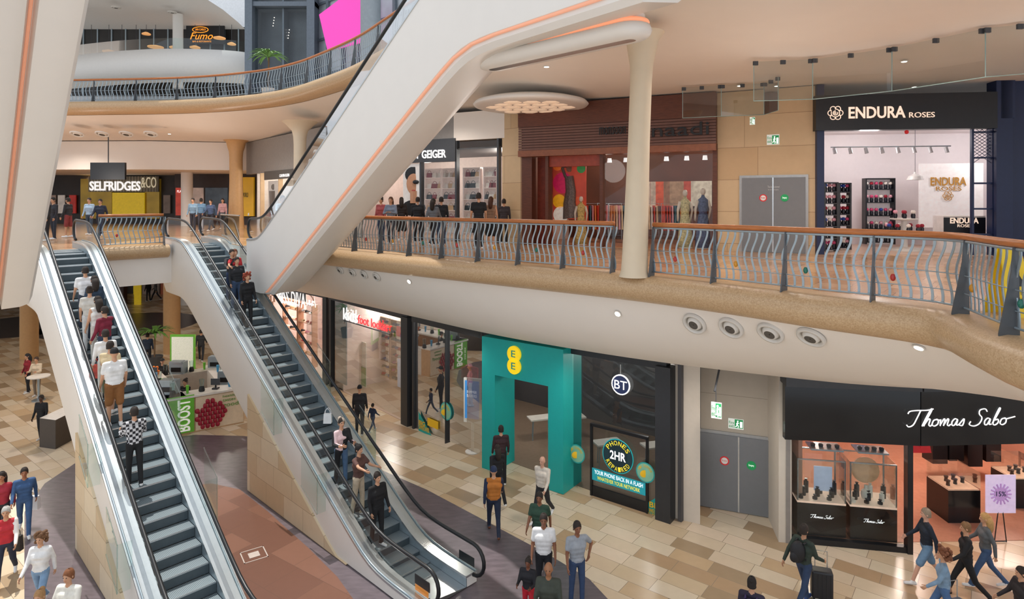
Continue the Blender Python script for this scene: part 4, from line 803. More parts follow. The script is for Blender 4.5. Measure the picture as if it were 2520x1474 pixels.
mk(mb,'sunglasses_print',BLACK,root);mb=MB();mb.sph(Wi.P(Wi.u(1018,.06),Wi.z(1018,469,.06),.07),(.08,.02,.035),10,6);mk(mb,'lips_print',mat('B03A3A',.5),root)
for a,b in ((1045,1085),(1088,1122),(1140,1180),(1190,1222)):
    shelving(WG,WG.u(a,-1.2),WG.u(b,-1.2),L1+.2,9.9,-1.2,6,BAGS,'shelf_unit','shelf','lit shop shelf with handbags','handbags on shop shelves','small leather handbag on shelf',3,mat('D8C4BC',.5,emit=.15),back=mat('E4D2CA',.5,emit=.1),inn='handbag',icat='handbag')
WK=Wall(at_d(632,0,36).xy,at_d(745,0,31).xy)
room(WK,0,WK.L,L1,10.2,3,mat('CFC8C0',.6),SHF,light=90)
mb=MB();WK.box(mb,-1.5,WK.L+3,10.1,ZT,-.2,.1);st(mb,'trim_13',mat('8C8883',.5));root=sign(WK,'shop_sign','grey fascia with small white shop name',650,418,738,440,.1,.14,mat('55534F',.5))
WK.text('CALVIN KLEIN',688,428,712,435,.16,WTXT,root);root=sign(WK,'fashion_poster','tall monochrome fashion poster in shop window',660,445,684,535,.0,.03,mat('B9B4AE',.5,emit=.15),'poster')
mb=MB();f=lambda x,y:WK.P(WK.u(x,.05),WK.z(x,y,.05),.05);mb.tube([f(672,470),f(672,500),f(671,530)],[.22,.2,.15],8);mb.sph(f(673,460),(.13,.03,.17),10,8);mk(mb,'figure_print',mat('6A625C',.6),root)
for px in (645,690,740): mull(WK,WK.u(px),.1,10.2,STONE,z0=L1)
W9=Wall(at_d(745,0,31).xy,at_d(890,0,27.5).xy);mb=MB();W9.box(mb,0,W9.L,L1,ZT,-.3,0);st(mb,'wall_right',mat('B8ADA0',.6))
# department store
WS=Wall(at_d(120,0,44).xy,at_d(440,0,44).xy)
mb=MB();WS.box(mb,-6,WS.L,L1,10.4,-.3,-.1);st(mb,'wall_back',mat('2E2722',.5,var=.5,scale=1))
GP=mat('9A7A22',.25,.4,emit=.08,var=.35,scale=1)
for a,b in ((198,222),(222,275),(356,392)):
    mb=MB();WS.pb(mb,a,472 if a==222 else 440,b,538,-.1,.15);mk(mb,'entrance_screen',GP,label='glossy gold shop entrance screen',cat='screen')
root=sign(WS,'shop_sign','large white department store lettering on slatted panel',218,434,390,472,.2,.3,mat('6E6654',.4))
u0,u1,z0,z1=WS.R(218,434,390,472,.3)
for i in range(24): mb=MB();WS.box(mb,u0+(u1-u0)*i/24,u0+(u1-u0)*(i+.35)/24,z0,z1,.3,.33);mk(mb,'slat',mat('9A927E',.5),root)
WS.text('SELFRIDGES',221,446,346,469,.36,WTXT,root,.05);WS.text('&CO',348,436,385,462,.36,mat('D8CDB0',.4,emit=.4),root,.05)
root=sign(WS,'advertising_board','bright yellow square board over the entrance',276,474,355,528,.2,.3,mat('D9B81E',.4,emit=.3),'advertising board')
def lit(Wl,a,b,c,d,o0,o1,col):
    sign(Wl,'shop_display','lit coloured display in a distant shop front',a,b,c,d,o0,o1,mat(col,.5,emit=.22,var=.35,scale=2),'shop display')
for px,c in ((128,'8A7468'),(150,'C8BEB4'),(178,'B03028'),(410,'6A5A50')): lit(WS,px-8,480,px+8,525,.0,.1,c)
Wf=Wall(at_d(430,0,42).xy,at_d(640,0,42).xy);mb=MB();Wf.box(mb,0,Wf.L,L1,10.4,-.3,0);st(mb,'wall_back',mat('3A2E2A',.5,var=.5,scale=1))
for a,b,c in ((432,448,'C94A3A'),(475,500,'B8A498'),(505,560,'48545E'),(566,576,'B8901E')): lit(Wf,a,462,b,530,.0,.1,c)
root=sign(Wf,'hoarding','golden yellow world hoarding panel',596,436,624,532,.1,.3,mat('C99A1A',.4,emit=.25,var=.2,scale=1),'hoarding');Wf.text('WORLD',597,474,611,485,.32,BLACK,root)
Wf.text('PLAY',436,468,450,474,.12,WTXT,root)
Wh=Wall(at_d(222,0,33).xy,at_d(307,0,33).xy);root=thing('hanging_screen',Wh.P(Wh.L/2,9.6,0),'black screen hung from ceiling on a pole','screen');mb=MB();Wh.pb(mb,222,400,307,442,-.15,0);mk(mb,'screen',BLACK,root)
p=Wh.P(Wh.L/2,0,-.07);mb=MB();mb.tube([V((p.x,p.y,10.4)),V((p.x,p.y,12))],.03,6);mk(mb,'pole',CHAR,root)
# ================= LEVEL 3
RW=mat('EDEBE7',.5,var=.02)
cv=crom([at_d(120,0,41).xy,at_d(300,0,39).xy,at_d(450,0,38.5).xy,at_d(610,0,39.5).xy,at_d(700,0,43).xy],8)
mb=MB();mb.grid([[V((*p.xy,z)) + V((0,dy,0)) for z,dy in ((16.2,1.5),(16.5,.3),(17,0),(18.0,.0),(18.0,.3))] for p in cv]);st(mb,'wall_parapet',RW,sharp=2)
mb=MB();mb.grid([[V((p.x,p.y+.15,18.0)),V((p.x,p.y+.15,18.7))] for p in cv]);mk(mb,'glass_barrier',GLG,label='curved clear glass balustrade on restaurant terrace',cat='barrier')
WR=Wall(at_d(120,0,44).xy,at_d(605,0,44).xy);mb=MB();WR.box(mb,0,WR.L,16,20.9,-.2,0);st(mb,'wall_back',mat('2A2826',.3,var=.4,scale=1))
for i in range(14):
    u=WR.L*(i+.5)/14;mb=MB();WR.box(mb,u-.04,u+.04,16,20.9,0,.08);st(mb,'trim_14',STEEL)
for i,(px,py,r) in enumerate(((268,128,14),(335,140,16),(383,117,18),(225,148,14),(300,152,14),(430,118,12),(540,95,14),(570,110,10),(360,85,10),(480,118,12))):
    p=at_d(px,py,42);root=thing('pendant_lamp',p,'round orange disc pendant lamp in the restaurant','lamp','restaurant pendant lamps');mb=MB();mb.lathe(p,[(r/36*1.0,0),(r/36,.06),(.1,.16)],18);mk(mb,'lamp_shade',mat('F0B070',.5,emit=.5),root);mb=MB();mb.tube([p+V((0,0,.1)),V((p.x,p.y,20.5))],.015,5);mk(mb,'cord',CHAR,root)
p=at_d(438,0,41);mb=MB();mb.cyl((p.x,p.y,16),(p.x,p.y,20.9),.32,.32,20);mk(mb,'column',WHITE,label='white round column on the restaurant terrace',cat='column')
root=sign(WR,'restaurant_sign','glowing orange restaurant name on dark panel',458,62,552,108,.5,.6,BLACK);OG=mat('FF9A2E',.4,emit=1.0)
WR.text('Fumo',468,80,524,97,.62,OG,root,.02);WR.text('SAN CARLO',480,70,506,75,.62,OG,root,.01);WR.text('BAR & RISTORANTE',474,100,520,104,.62,OG,root,.01)
c=WR.P(WR.u(493,.63),WR.z(493,73,.63),.63);mb=MB();mb.tube([c+WR.d*(.55*math.cos(a))+V((0,0,.2*math.sin(a))) for a in [math.pi*i/12 for i in range(25)]],.025,6);mk(mb,'oval_outline',OG,root,sharp=2)
mb=MB();rw=[]
for k in range(9):
    d=45-k*2.2;rw.append([V((x,d,20.6+.25*math.sin(k*.9)+k*.12)) for x in (-46,-38,-30,-24,-19)])
mb.grid(rw);st(mb,'ceiling',RW,sharp=2)
for x,y in ((-28,40),(-25,39),(-22,40),(-28,36),(-24,35)): vent_at(V((x,y,20.75)),(0,0,-1),.28)
SL=mat('66707A',.4,.2,var=.1);WT=Wall(at_d(604,0,34).xy,at_d(775,0,34).xy)
mb=MB();WT.box(mb,0,WT.L,L2,24,-6,-1.2);st(mb,'wall_tower',mat('4A5159',.3,var=.35,scale=1))
for a,b in ((604,622),(756,775),(688,692)):
    mb=MB();WT.box(mb,WT.u(a),WT.u(b),L2,24,-1.2,.1 if b-a>5 else -.4);st(mb,'trim_15',SL)
mb=MB();WT.box(mb,0,WT.L,WT.z(690,10)-.1,WT.z(690,10)+.15,-1.2,0);st(mb,'trim_15',SL)
pane(WT,WT.u(622),WT.u(756),L2,24,GLS,-.3)
for i in range(12):
    p=WT.P(WT.u(635+(i*37)%110,-1),HC+(495-20-(i*31)%100)/F*34,-1);mb=MB();mb.sph(p,.03,8,6);mk(mb,'small_lamp',LAMPS,label='tiny round lamp glowing behind tower glass',cat='lamp',group='tower lamps')
mb=MB();P=[at_d(785,36,31),at_d(886,-40,30),at_d(895,103,30),at_d(806,126,31)];mb.add(P+[p+V((0,.1,0)) for p in P],[(0,1,2,3),(7,6,5,4),(0,4,5,1),(1,5,6,2),(2,6,7,3),(3,7,4,0)]);mk(mb,'advertising_board',PINK,label='bright pink tilted advertising board',cat='advertising board')
WX=Wall(at_d(775,0,35).xy,at_d(1130,0,27).xy);mb=MB();WX.box(mb,0,WX.L+4,L2,24,-.3,0);st(mb,'wall_back',mat('B4BCC4',.3,.2,var=.15,scale=1))
for i in range(9):
    u=WX.L*i/8;mb=MB();WX.box(mb,u-.1,u+.1,L2,24,0,.15);st(mb,'trim_16',SL)
for z in (15.5,17.5,19.5): mb=MB();WX.box(mb,0,WX.L+4,z-.06,z+.06,0,.12);st(mb,'trim_16',SL)
p=at_d(912,0,28);mb=MB();mb.cyl((p.x,p.y,L2),(p.x,p.y,24),.45,.45,24);mk(mb,'column',mat('8A939A',.4),label='grey metal column beside pink panel',cat='column')
def palm(p,h,n,L,pot=(.3,.45),potm=OFFW,label='potted palm with long arching green leaves'):
    root=thing('potted_palm',p,label,'plant');mb=MB();mb.lathe(p,[(pot[0]*.75,0),(pot[0],pot[1]),(pot[0]*.9,pot[1]),(pot[0]*.85,pot[1]-.05)],20);mk(mb,'pot',potm,root)
    mb=MB();mb.tube([p+V((0,0,pot[1]-.06)),p+V((.03,0,h))],.04,8);mk(mb,'stem',mat('6A5238',.7),root);LG=mat('5A8A3A',.6,var=.3);mb=MB()
    for i in range(n):
        a=i*2.4;el=.3+.9*random.random();d=V((math.cos(a),math.sin(a),0));q=[]
        for k in range(7):
            t=k/6;q.append(p+V((0,0,h))+d*L*t*math.cos(el*.6)+V((0,0,L*(t*math.sin(el+.3)-.75*t*t))))
        w_=V((-d.y,d.x,0));mb.grid([[c-w_*.06*math.sin(math.pi*(k+.3)/6.6)*L,c+w_*.06*math.sin(math.pi*(k+.3)/6.6)*L] for k,c in enumerate(q)])
    mk(mb,'foliage',LG,root,sharp=2)
palm(V((*at_d(660,0,29.3).xy,L2)),1.9,40,1.0)
palm(G(380,905),1.7,34,1.1,(.4,.6),CHAR,'tall palm in dark planter beside column')
# ================= FAR GROUND STUFF
Wg=Wall((-46,56.5),(-18,56.5))
for a,b,c in ((190,232,'8A2A1E'),(236,300,'3A2622'),(328,345,'D8B81E'),(350,390,'6A5A50'),(395,440,'7A3A22'),(470,500,'2E2A2A'),(130,180,'C9B090')): lit(Wg,a,640,b,735,.0,.2,c)
p=G(275,750);Wq=Wall((p.x-2,p.y),(p.x+2,p.y));mb=MB();u0,u1=Wq.u(240),Wq.u(304);Wq.box(mb,u0,u1,0,1.6,-.5,0);root=mk(mb,'food_counter',mat('4A3028',.5,var=.3,scale=3),label='dark burger counter with poster graphics',cat='counter');Wq.text("WE'RE",250,712,275,722,.02,WTXT,root);Wq.text('HIRING',250,724,290,734,.02,YEL,root)
mb=MB();u0,u1=Wq.u(330),Wq.u(346);Wq.box(mb,u0,u1,0,2.2,-.1,0);mk(mb,'banner',mat('E8C41E',.5,emit=.2),label='yellow upright banner beside the counter',cat='banner')
# ================= KIOSK
K0=G(405,1078);K1=G(600,1040);K2=G(345,1000);WKf=Wall(K0.xy,K1.xy);WKs=Wall(K2.xy,K0.xy)
root=thing('juice_kiosk',K0,'wood and white juice kiosk counter with fruit graphics','kiosk')
mb=MB();WKf.box(mb,0,WKf.L,0,1.3,-.6,0);mk(mb,'counter_front',mat('C8A47C',.5,var=.1),root);mb=MB();WKf.box(mb,-.05,WKf.L+.05,1.3,1.37,-.7,.06);mk(mb,'countertop',mat('E8E4DC',.3),root)
mb=MB();WKs.box(mb,0,WKs.L,0,1.3,-.6,0);mk(mb,'counter_side',mat('9A7048',.5,var=.2,stretch=(1,1,5)),root);mb=MB();WKs.box(mb,0,WKs.L,1.3,1.37,-.7,.06);mk(mb,'countertop',mat('E8E4DC',.3),root)
mb=MB();WKf.box(mb,WKf.L-.6,WKf.L,0,1.2,-5,-.6);mk(mb,'counter_back',mat('D8D4CC',.4),root);mb=MB();WKf.box(mb,.2,WKf.L,0,1.15,-4.8,-4.2);mk(mb,'counter_back',mat('B9B2A8',.4),root)
mb=MB();WKf.box(mb,.02,.95,.05,1.4,0,.04);mk(mb,'logo_board',LIME,root,label='lime green logo board')
CW=mat('F4EFE4',.5,emit=.3);c=WKf.P(.5,.12,.05);text('BOOST',c+WKf.d*.32,V((0,0,1.15)),-WKf.d*.42,WKf.n,CW,root,.02);text('juice bars',c-WKf.d*.24+V((0,0,.25)),V((0,0,.6)),-WKf.d*.12,WKf.n,CW,root,.01)
mb=MB();WKf.box(mb,1.0,WKf.L-.02,.05,1.27,0,.02);mk(mb,'graphic_panel',mat('E4D0B4',.5),root)
mb=MB()
for x,z in [(1.05+.17*i+(.085 if j%2 else 0),.16+.15*j) for j in range(7) for i in range(6)]:
    if abs(z-.55)/.6+abs(x-1.5)/.65<1.1: mb.sph(WKf.P(x,z,.025),(.1,.04,.1),10,8)
mk(mb,'raspberry_print',mat('A0142E',.5,var=.5,scale=25),root,label='dark red raspberry graphic')
KG=mat('5A9A3A',.5)
for t,a,z,w_,h in (('healthy',-.75,1.08,.5,.11),('tastes',-.75,.95,.45,.09),('good!',-.75,.7,.62,.2)): text(t,WKf.P(WKf.L+a,z,.03),WKf.d*w_,V((0,0,h)),WKf.n,KG,root,.005)
text('THE',WKs.P(WKs.L-1.0,.95,.03),WKs.d*.35,V((0,0,.15)),WKs.n,WTXT,root,.01);text('SHAKE LAB',WKs.P(WKs.L-1.0,.65,.03),WKs.d*.9,V((0,0,.25)),WKs.n,WTXT,root,.01)
p=G(450,945);root=thing('menu_board',p,'green framed menu board standing at kiosk','menu board');mb=MB();mb.box(p+V((0,0,1.35)),(1.15,.08,1.9));mk(mb,'frame',LIME,root);mb=MB();mb.box(p+V((0,-.045,1.4)),(1.0,.01,1.6));mk(mb,'menu_sheet',mat('E6EAD8',.5,emit=.2,var=.15,scale=20),root);mb=MB();mb.box(p+V((0,0,.2)),(.9,.06,.4));mk(mb,'base',CHAR,root)
def appliance(p,kind):
    if kind==0:
        root=thing('blender_machine',p,'black countertop blender with clear jug','appliance','kiosk blenders');mb=MB();mb.lathe(p,[(.1,0),(.11,.05),(.08,.18)],12);mk(mb,'motor_base',BLACK,root);mb=MB();mb.lathe(p+V((0,0,.18)),[(.06,0),(.09,.25),(.09,.27)],12);mk(mb,'jug',GLG,root)
    elif kind==1:
        root=thing('coffee_machine',p,'steel and black coffee machine on counter','appliance');mb=MB();mb.box(p+V((0,0,.25)),(.6,.4,.5));mb.box(p+V((0,-.1,.52)),(.5,.3,.06));mk(mb,'body',STEEL,root);mb=MB();mb.box(p+V((0,-.21,.2)),(.4,.03,.18));mk(mb,'drip_tray',BLACK,root)
    elif kind==2:
        root=thing('cup_stack',p,'stack of white and green paper cups','cups','kiosk cup stacks');mb=MB();mb.lathe(p,[(.035,0),(.05,.12),(.045,.12),(.055,.2),(.05,.2),(.06,.3)],12);mk(mb,'cups',random.choice((WHITE,LIME,mat('4A9AC8',.4))),root)
    else:
        root=thing('till',p,'black card till screen on stand','till');mb=MB();mb.box(p+V((0,0,.03)),(.2,.2,.06));mb.cyl(p,p+V((0,0,.2)),.03,.03,8);mk(mb,'stand',BLACK,root);mb=MB();mb.box(p+V((0,-.03,.28)),(.34,.03,.24));mk(mb,'screen',CHAR,root)
for i,k in enumerate((0,2,0,3,2,0)): appliance(WKf.P(.3+i*.48,1.37,-.35),k)
for i,k in enumerate((2,3,2,0,2,0,1)): appliance(WKs.P(.4+i*WKs.L/8,1.37,-.3),k)
for i,k in enumerate((0,1,0,2,1)): appliance(WKf.P(.5+i*.5,1.15,-4.5),k)
for i in range(3): appliance(WKf.P(WKf.L-.3,1.2,-1.5-i),(1,0,2)[i])
for i in range(14):
    p=WKs.P(.5+.12*(i%5),1.37+.11*(i//5),-.3-.1*(i%3));mb=MB();mb.sph(p+V((0,0,.06)),.06,10,8);mk(mb,'orange',mat('F0801C',.5),label='fresh orange piled on kiosk counter',cat='orange',group='oranges on the kiosk',sharp=2)
p=G(318,965);mb=MB();mb.box(p+V((0,0,1.0)),(.5,.7,2.0),.4);o=mk(mb,'drinks_fridge',mat('D8DCDE',.3),label='tall pale drinks fridge at kiosk end',cat='fridge');mb=MB();mb.box(p+V((-.1,-.36,1.1)),(.4,.02,1.4),.4);mk(mb,'glass_door',mat('3A6A9A',.2,emit=.2),o)
p=G(140,1100);mb=MB();mb.prism([(p.x-.6,p.y),(p.x+.1,p.y-.2),(p.x+.0,p.y+5),(p.x-.6,p.y+5)],0,1.0,1,0,0);mk(mb,'cafe_counter',[mat('4A423C',.5),mat('E4DED6',.4)],label='low dark café counter with pale top',cat='counter')
p=G(95,985);root=thing('cafe_table',p,'small round white café table on stem','table');mb=MB();mb.cyl(p+V((0,0,1.0)),p+V((0,0,1.04)),.42,.42,24);mk(mb,'table_top',WHITE,root);mb=MB();mb.cyl(p,p+V((0,0,1.0)),.04,.04,10);mb.cyl(p,p+V((0,0,.03)),.25,.25,16);mk(mb,'pedestal',STEEL,root)
p=G(625,1366);mb=MB()
for a in range(4):
    R=Matrix.Rotation(.6+a*math.pi/2,3,'Z');mb.box(p+R@V((.26,0,.012)),(.025,.545,.006),.6+a*math.pi/2)
mb.box(p+V((0,0,.012)),(.24,.24,.006),.6);mk(mb,'floor_hatch',mat('B9ADA4',.5),label='square pale outlined access hatch in red floor',cat='hatch')
p=V((7.0,8.7,L1));root=thing('wet_floor_sign',p,'yellow wet floor warning a frame sign','sign')
for s_ in (-1,1):
    mb=MB();mb.hexa([p+V(v) for v in ((-.2,s_*.22-.01,0),(.2,s_*.22-.01,0),(.2,s_*.22+.01,0),(-.2,s_*.22+.01,0),(-.14,s_*.02-.01,.95),(.14,s_*.02-.01,.95),(.14,s_*.02+.01,.95),(-.14,s_*.02+.01,.95))]);mk(mb,'panel',mat('F5D21E',.4),root)
nv=V((0,-.98,.2));text('CAUTION',p+V((-.14,-.165,.3)),V((.28,0,0)),V((0,.012,.07)),nv,BLACK,root,.003);text('WET FLOOR',p+V((-.14,-.185,.2)),V((.28,0,0)),V((0,.012,.07)),nv,BLACK,root,.003)
mb=MB();mb.add([p+V(v) for v in ((-.12,-.15,.42),(.12,-.15,.42),(0,-.11,.66))],[(0,1,2)]);mk(mb,'warning_triangle',BLACK,root)
# ================= PEOPLE
PJ=[]
POSE=dict(
 stand=((4,4),(-4,5),(6,9,18,0),(3,9,22,0)),walk=((26,8),(-20,22),(-22,8,18,.0),(24,8,28,0)),walk2=((-20,24),(26,6),(24,8,30,0),(-22,8,15,0)),
 phone=((5,5),(-4,4),(25,12,100,.35),(5,9,25,0)),cross=((3,3),(-3,5),(22,14,80,.9),(22,14,80,.9)),rail=((4,4),(-4,6),(8,9,20,0),(52,22,30,0)),
 hip=((4,4),(-4,4),(-28,38,75,.8),(4,9,18,0)),hold=((4,4),(-5,5),(22,9,75,.2),(22,9,75,.2)),sit=((86,88),(84,86),(30,10,50,.3),(30,10,50,.3)),
 pull=((22,8),(-18,20),(-38,10,5,0),(20,8,40,0)),reach=((5,5),(-5,8),(40,15,50,.2),(75,30,10,0)))
def person(pos,head,label,top='22242A',bot='23252B',skin='C99878',hair='2A201A',shoe='E8E8E8',sl=2,lg=2,pose='walk',hs='short',h=1.72,fem=False,bulk=1.,sleeve=None,grp=None,chk=False):
    k=h/1.75;rot=math.radians(head);bones=[]
    def b(a,c,ra,rc,tag): bones.append((V(a)*k,V(c)*k,ra*k,rc*k,tag))
    P=POSE[pose];sw=.185 if not fem else .165;w_=bulk
    hipz=.93;low=9;legs=[]
    for sd,(th,kn) in zip((-1,1),P[:2]):
        a=math.radians(th);c=math.radians(th-kn);hp=V((sd*.09,0,hipz-.02));kp=hp+V((sd*.012,math.sin(a)*.42,-math.cos(a)*.42));an=kp+V((0,math.sin(c)*.41,-math.cos(c)*.41));fd=V((sd*.12,1,0 if kn<15 or pose=='sit' else -.45)).normalized();toe=an+fd*.16+V((0,0,-.045));legs.append((sd,hp,kp,an,toe,fd));low=min(low,an.z-.085,toe.z-.035)
    lift=-low;L=V((0,0,lift))
    for sd,hp,kp,an,toe,fd in legs:
        hp,kp,an,toe=[q+L for q in (hp,kp,an,toe)]
        if lg==2: b(hp,kp,.092*w_,.066,'bot');b(kp,an,.064,.052,'bot')
        elif lg==1: m=kp.lerp(hp,.12);b(hp,m,.096*w_,.088,'bot');b(m,kp,.052,.052,'skin');b(kp,an,.054,.036,'skin')
        else: b(hp,kp,.12*w_,.12,'bot');b(kp,an,.05,.036,'skin')
        heel=an-fd*.05+V((0,0,-.045));b(heel,toe,.042,.036,'shoe');b(an,heel,.042,.042,'shoe' if lg!=2 else 'bot')
    f=lambda x,y,z:V((x,y,z))+L
    b(f(-.075,0,.95),f(.075,0,.95),.105*w_,.105*w_,'bot');b(f(-.055,0,1.08),f(.055,0,1.08),(.1 if fem else .108)*w_,(.1 if fem else .108)*w_,'top');b(f(-.05,0,1.0),f(.05,0,1.0),.112*w_,.112*w_,'top')
    b(f(-.085,.01,1.28),f(.085,.01,1.28),.118*w_,.118*w_,'top');b(f(-.07,.01,1.18),f(.07,.01,1.18),.108*w_,.108*w_,'top');b(f(-sw+.03,0,1.42),f(sw-.03,0,1.42),.066,.066,'top')
    if fem: b(f(-.07,.09,1.28),f(.07,.09,1.28),.05,.05,'top')
    b(f(0,0,1.44),f(0,.01,1.54),.056,.05,'skin')
    hands=[]
    for sd,(a,o,e,inw) in zip((-1,1),P[2:]):
        a=math.radians(a);o=math.radians(o);e=math.radians(e);sh=f(sd*sw,0,1.42);ud_=V((sd*math.sin(o),math.sin(a)*math.cos(o),-math.cos(a)*math.cos(o)));el=sh+ud_*.29
        fd=V((sd*math.sin(o)*.4-sd*inw,math.sin(a+e),-math.cos(a+e))).normalized();wr=el+fd*.25
        t_='top' if sleeve is None else 'slv'
        if sl==2: b(sh,el,.062,.05,t_);b(el,wr-fd*.01,.048,.038,t_)
        elif sl==1: m=sh.lerp(el,.62);b(sh,m,.062,.058,t_);b(m,el,.042,.04,'skin');b(el,wr,.04,.028,'skin')
        else: b(sh,el,.05,.042,'skin');b(el,wr,.04,.028,'skin')
        y=V((0,1,0));wv=(y-fd*y.dot(fd));wv=wv.normalized() if wv.length>.4 else V((0,0,1));wv=(wv-fd*wv.dot(fd)).normalized()
        for q in (-.02,0,.02): b(wr+wv*q*.6,wr+fd*.075+wv*q,.019,.017,'skin')
        hands.append((wr*k,fd,wv,V((-sd,0,0))))
    hc=f(0,.015,1.645)
    PJ.append(dict(bones=bones,hands=hands,hc=hc*k,k=k,pos=V(pos),rot=rot,label=label,top=top,bot=bot,skin=skin,hair=hair,shoe=shoe,hs=hs,sleeve=sleeve,grp=grp,chk=chk))
    R=Matrix.Rotation(rot,3,'Z')
    return [V(pos)+R@q[0] for q in hands],R
CHK=checkmat()
def build_people():
    tmp=[]
    for j in PJ:
        mb=MB()
        for a,c,ra,rc,t in j['bones']: mb.caps(a,ra,c,rc,10)
        k=j['k'];hc=j['hc'];mb.sph(hc+V((0,-.005,.015))*k,(.077*k,.096*k,.108*k),14,12);mb.sph(hc+V((0,.022,-.055))*k,(.055*k,.062*k,.06*k),12,8)
        mb.caps(hc+V((0,.088,.0))*k,.012*k,hc+V((0,.104,-.028))*k,.017*k,8)
        for s in (-1,1): mb.sph(hc+V((s*.08,-.005,-.005))*k,(.014*k,.022*k,.034*k),8,6)
        me=bpy.data.meshes.new('tmp');me.from_pydata([tuple(v) for v in mb.v],[],mb.f);o=bpy.data.objects.new('tmp',me);coll.objects.link(o)
        m=o.modifiers.new('r','REMESH');m.mode='VOXEL';m.voxel_size=.016;m=o.modifiers.new('s','SMOOTH');m.factor=.5;m.iterations=3;tmp.append(o)
    bpy.context.view_layer.update();dg=bpy.context.evaluated_depsgraph_get()
    for j,o in zip(PJ,tmp):
        me=bpy.data.meshes.new_from_object(o.evaluated_get(dg));k=j['k'];hc=j['hc']
        n=len(me.polygons);cen=np.zeros(n*3);me.polygons.foreach_get('center',cen);cen=cen.reshape(-1,3)
        tags={'top':0,'bot':1,'skin':2,'shoe':3,'slv':4};best=np.full(n,1e9);idx=np.zeros(n,int)
        for a,c,ra,rc,t in j['bones']+[(hc,hc+V((0,0,.01)),.1*k,.1*k,'skin')]:
            a_=np.array(a);d=np.array(c)-a_;tt=np.clip(((cen-a_)@d)/max(1e-9,d@d),0,1);di=np.linalg.norm(cen-(a_+tt[:,None]*d),axis=1)-(ra+(rc-ra)*tt)
            u=di<best;best[u]=di[u];idx[u]=tags[t]
        vs=[v.co.copy() for v in me.vertices];fs=[list(p.vertices) for p in me.polygons];mb=MB();mb.v=vs;mb.f=fs;mb.m=[int(i) for i in idx]
        for wr,fd,wv,pn in j['hands']:
            for i,(q,ln) in enumerate(((-.026,.055),(-.009,.068),(.009,.074),(.026,.066))):
                r0=wr+(fd*.07+wv*q)*k;r1=r0+(fd*ln*.55+pn*.008)*k;r2=r1+(fd*ln*.35+pn*.026)*k;mb.tube([r0,r1,r2],[.0095*k,.0085*k,.006*k],6,2)
            r0=wr+(fd*.02+wv*.022)*k;r1=r0+(fd*.03+wv*.028+pn*.006)*k;r2=r1+(fd*.03+wv*.008+pn*.008)*k;mb.tube([r0,r1,r2],[.011*k,.0095*k,.007*k],6,2)
        for s in (-1,1): mb.sph(hc+V((s*.03,.085,.012))*k,(.012*k,.008*k,.007*k),8,6,5)
        mb.sph(hc+V((0,.079,-.055))*k,(.022*k,.008*k,.006*k),8,6,6)
        ms=[CHK if j['chk'] else mat(j['top'],.8,var=.2,scale=9),mat(j['bot'],.8,var=.2,scale=9),mat(j['skin'],.5,var=.04),mat(j['shoe'],.6),mat(j['sleeve'],.8) if j['sleeve'] else (CHK if j['chk'] else mat(j['top'],.8,var=.2,scale=9)),mat('1C1410',.3),mat('9A5248',.5)]
        me2=mesh_of(mb,'person',ms,sharp=3);bo=bpy.data.objects.new('person',me2);coll.objects.link(bo);bo.location=j['pos'];bo.rotation_euler=(0,0,j['rot']);meta(bo,j['label'],'person',j['grp'])
        hs=j['hs']
        if hs!='bald':
            hb=MB();N=16;R=[]
            for a in range(8):
                el=math.pi/2*(1-a/7*1.0) if a else math.pi/2-.05
                r=[]
                for i in range(N):
                    t=2*math.pi*i/N;fr=max(0,math.sin(t));lowz=(-.07 if hs!='cap' else .0)*(1-fr)+.05*fr
                    z=lowz+(.118-lowz)*math.sin(el);cr_=math.cos(math.asin(max(-1,min(1,(z-.01)/.125))))
                    cr_=min(1,cr_) if z>-.02 else .97
                    if a==0: cr_=.12;z=.126
                    r.append(hc+V((.087*math.cos(t)*cr_,-.008+.105*math.sin(t)*cr_*(1. if fr<.01 else .96),z+.012))*k)
                R.append(r)
            hb.grid(R,cv=True);hb.f.append(list(range(N)));hb.m.append(0)
            if hs=='long': hb.tube([hc+V((0,-.05,.04))*k,hc+V((0,-.09,-.08))*k,hc+V((0,-.1,-.2))*k,hc+V((0,-.1,-.3))*k],[.085*k,.09*k,.08*k,.045*k],12,0)
            if hs=='bun': hb.sph(hc+V((0,-.08,.1))*k,.05*k,10,8)
            if hs=='curly':
                for i in range(26): t=i*2.4;z=-.08+.2*((i*7)%26)/26;hb.sph(hc+V((.1*math.cos(t)*(1-.3*abs(z)),-.03+.08*math.sin(t) if math.sin(t)>0 else -.03+.11*math.sin(t),z if math.sin(t)<.3 else abs(z)+.04))*k,.04*k,8,6)
            if hs=='cap': hb.add([hc+V(v)*k for v in ((-.07,.08,.06),(.07,.08,.06),(.06,.17,.045),(-.06,.17,.045),(-.07,.08,.07),(.07,.08,.07),(.06,.17,.055),(-.06,.17,.055))],[(0,1,2,3),(4,5,6,7),(0,1,5,4),(1,2,6,5),(2,3,7,6),(3,0,4,7)])
            hm=mesh_of(hb,'cap' if hs=='cap' else 'hair',mat(j['hair'],.75,var=.2,scale=40),sharp=3);ho=bpy.data.objects.new('cap' if hs=='cap' else 'hair',hm);coll.objects.link(ho);ho.parent=bo
        bpy.data.objects.remove(o)
def gp(px,hy,h=1.72,z=0):
    p=at_z(px,hy,z+h);p.z=z;return p
def gper(px,hy,head,label,h=1.72,**k): return person(gp(px,hy,h)+V((0,0,.012)),head,label,h=h,**k)
gper(1215,1145,5,'person in mustard raglan top and navy cap walking away',h=1.76,top='B8702A',sleeve='1E2A44',bot='1F2A40',shoe='6A3A20',hs='cap',hair='1C2C4C',pose='walk',bulk=1.15)
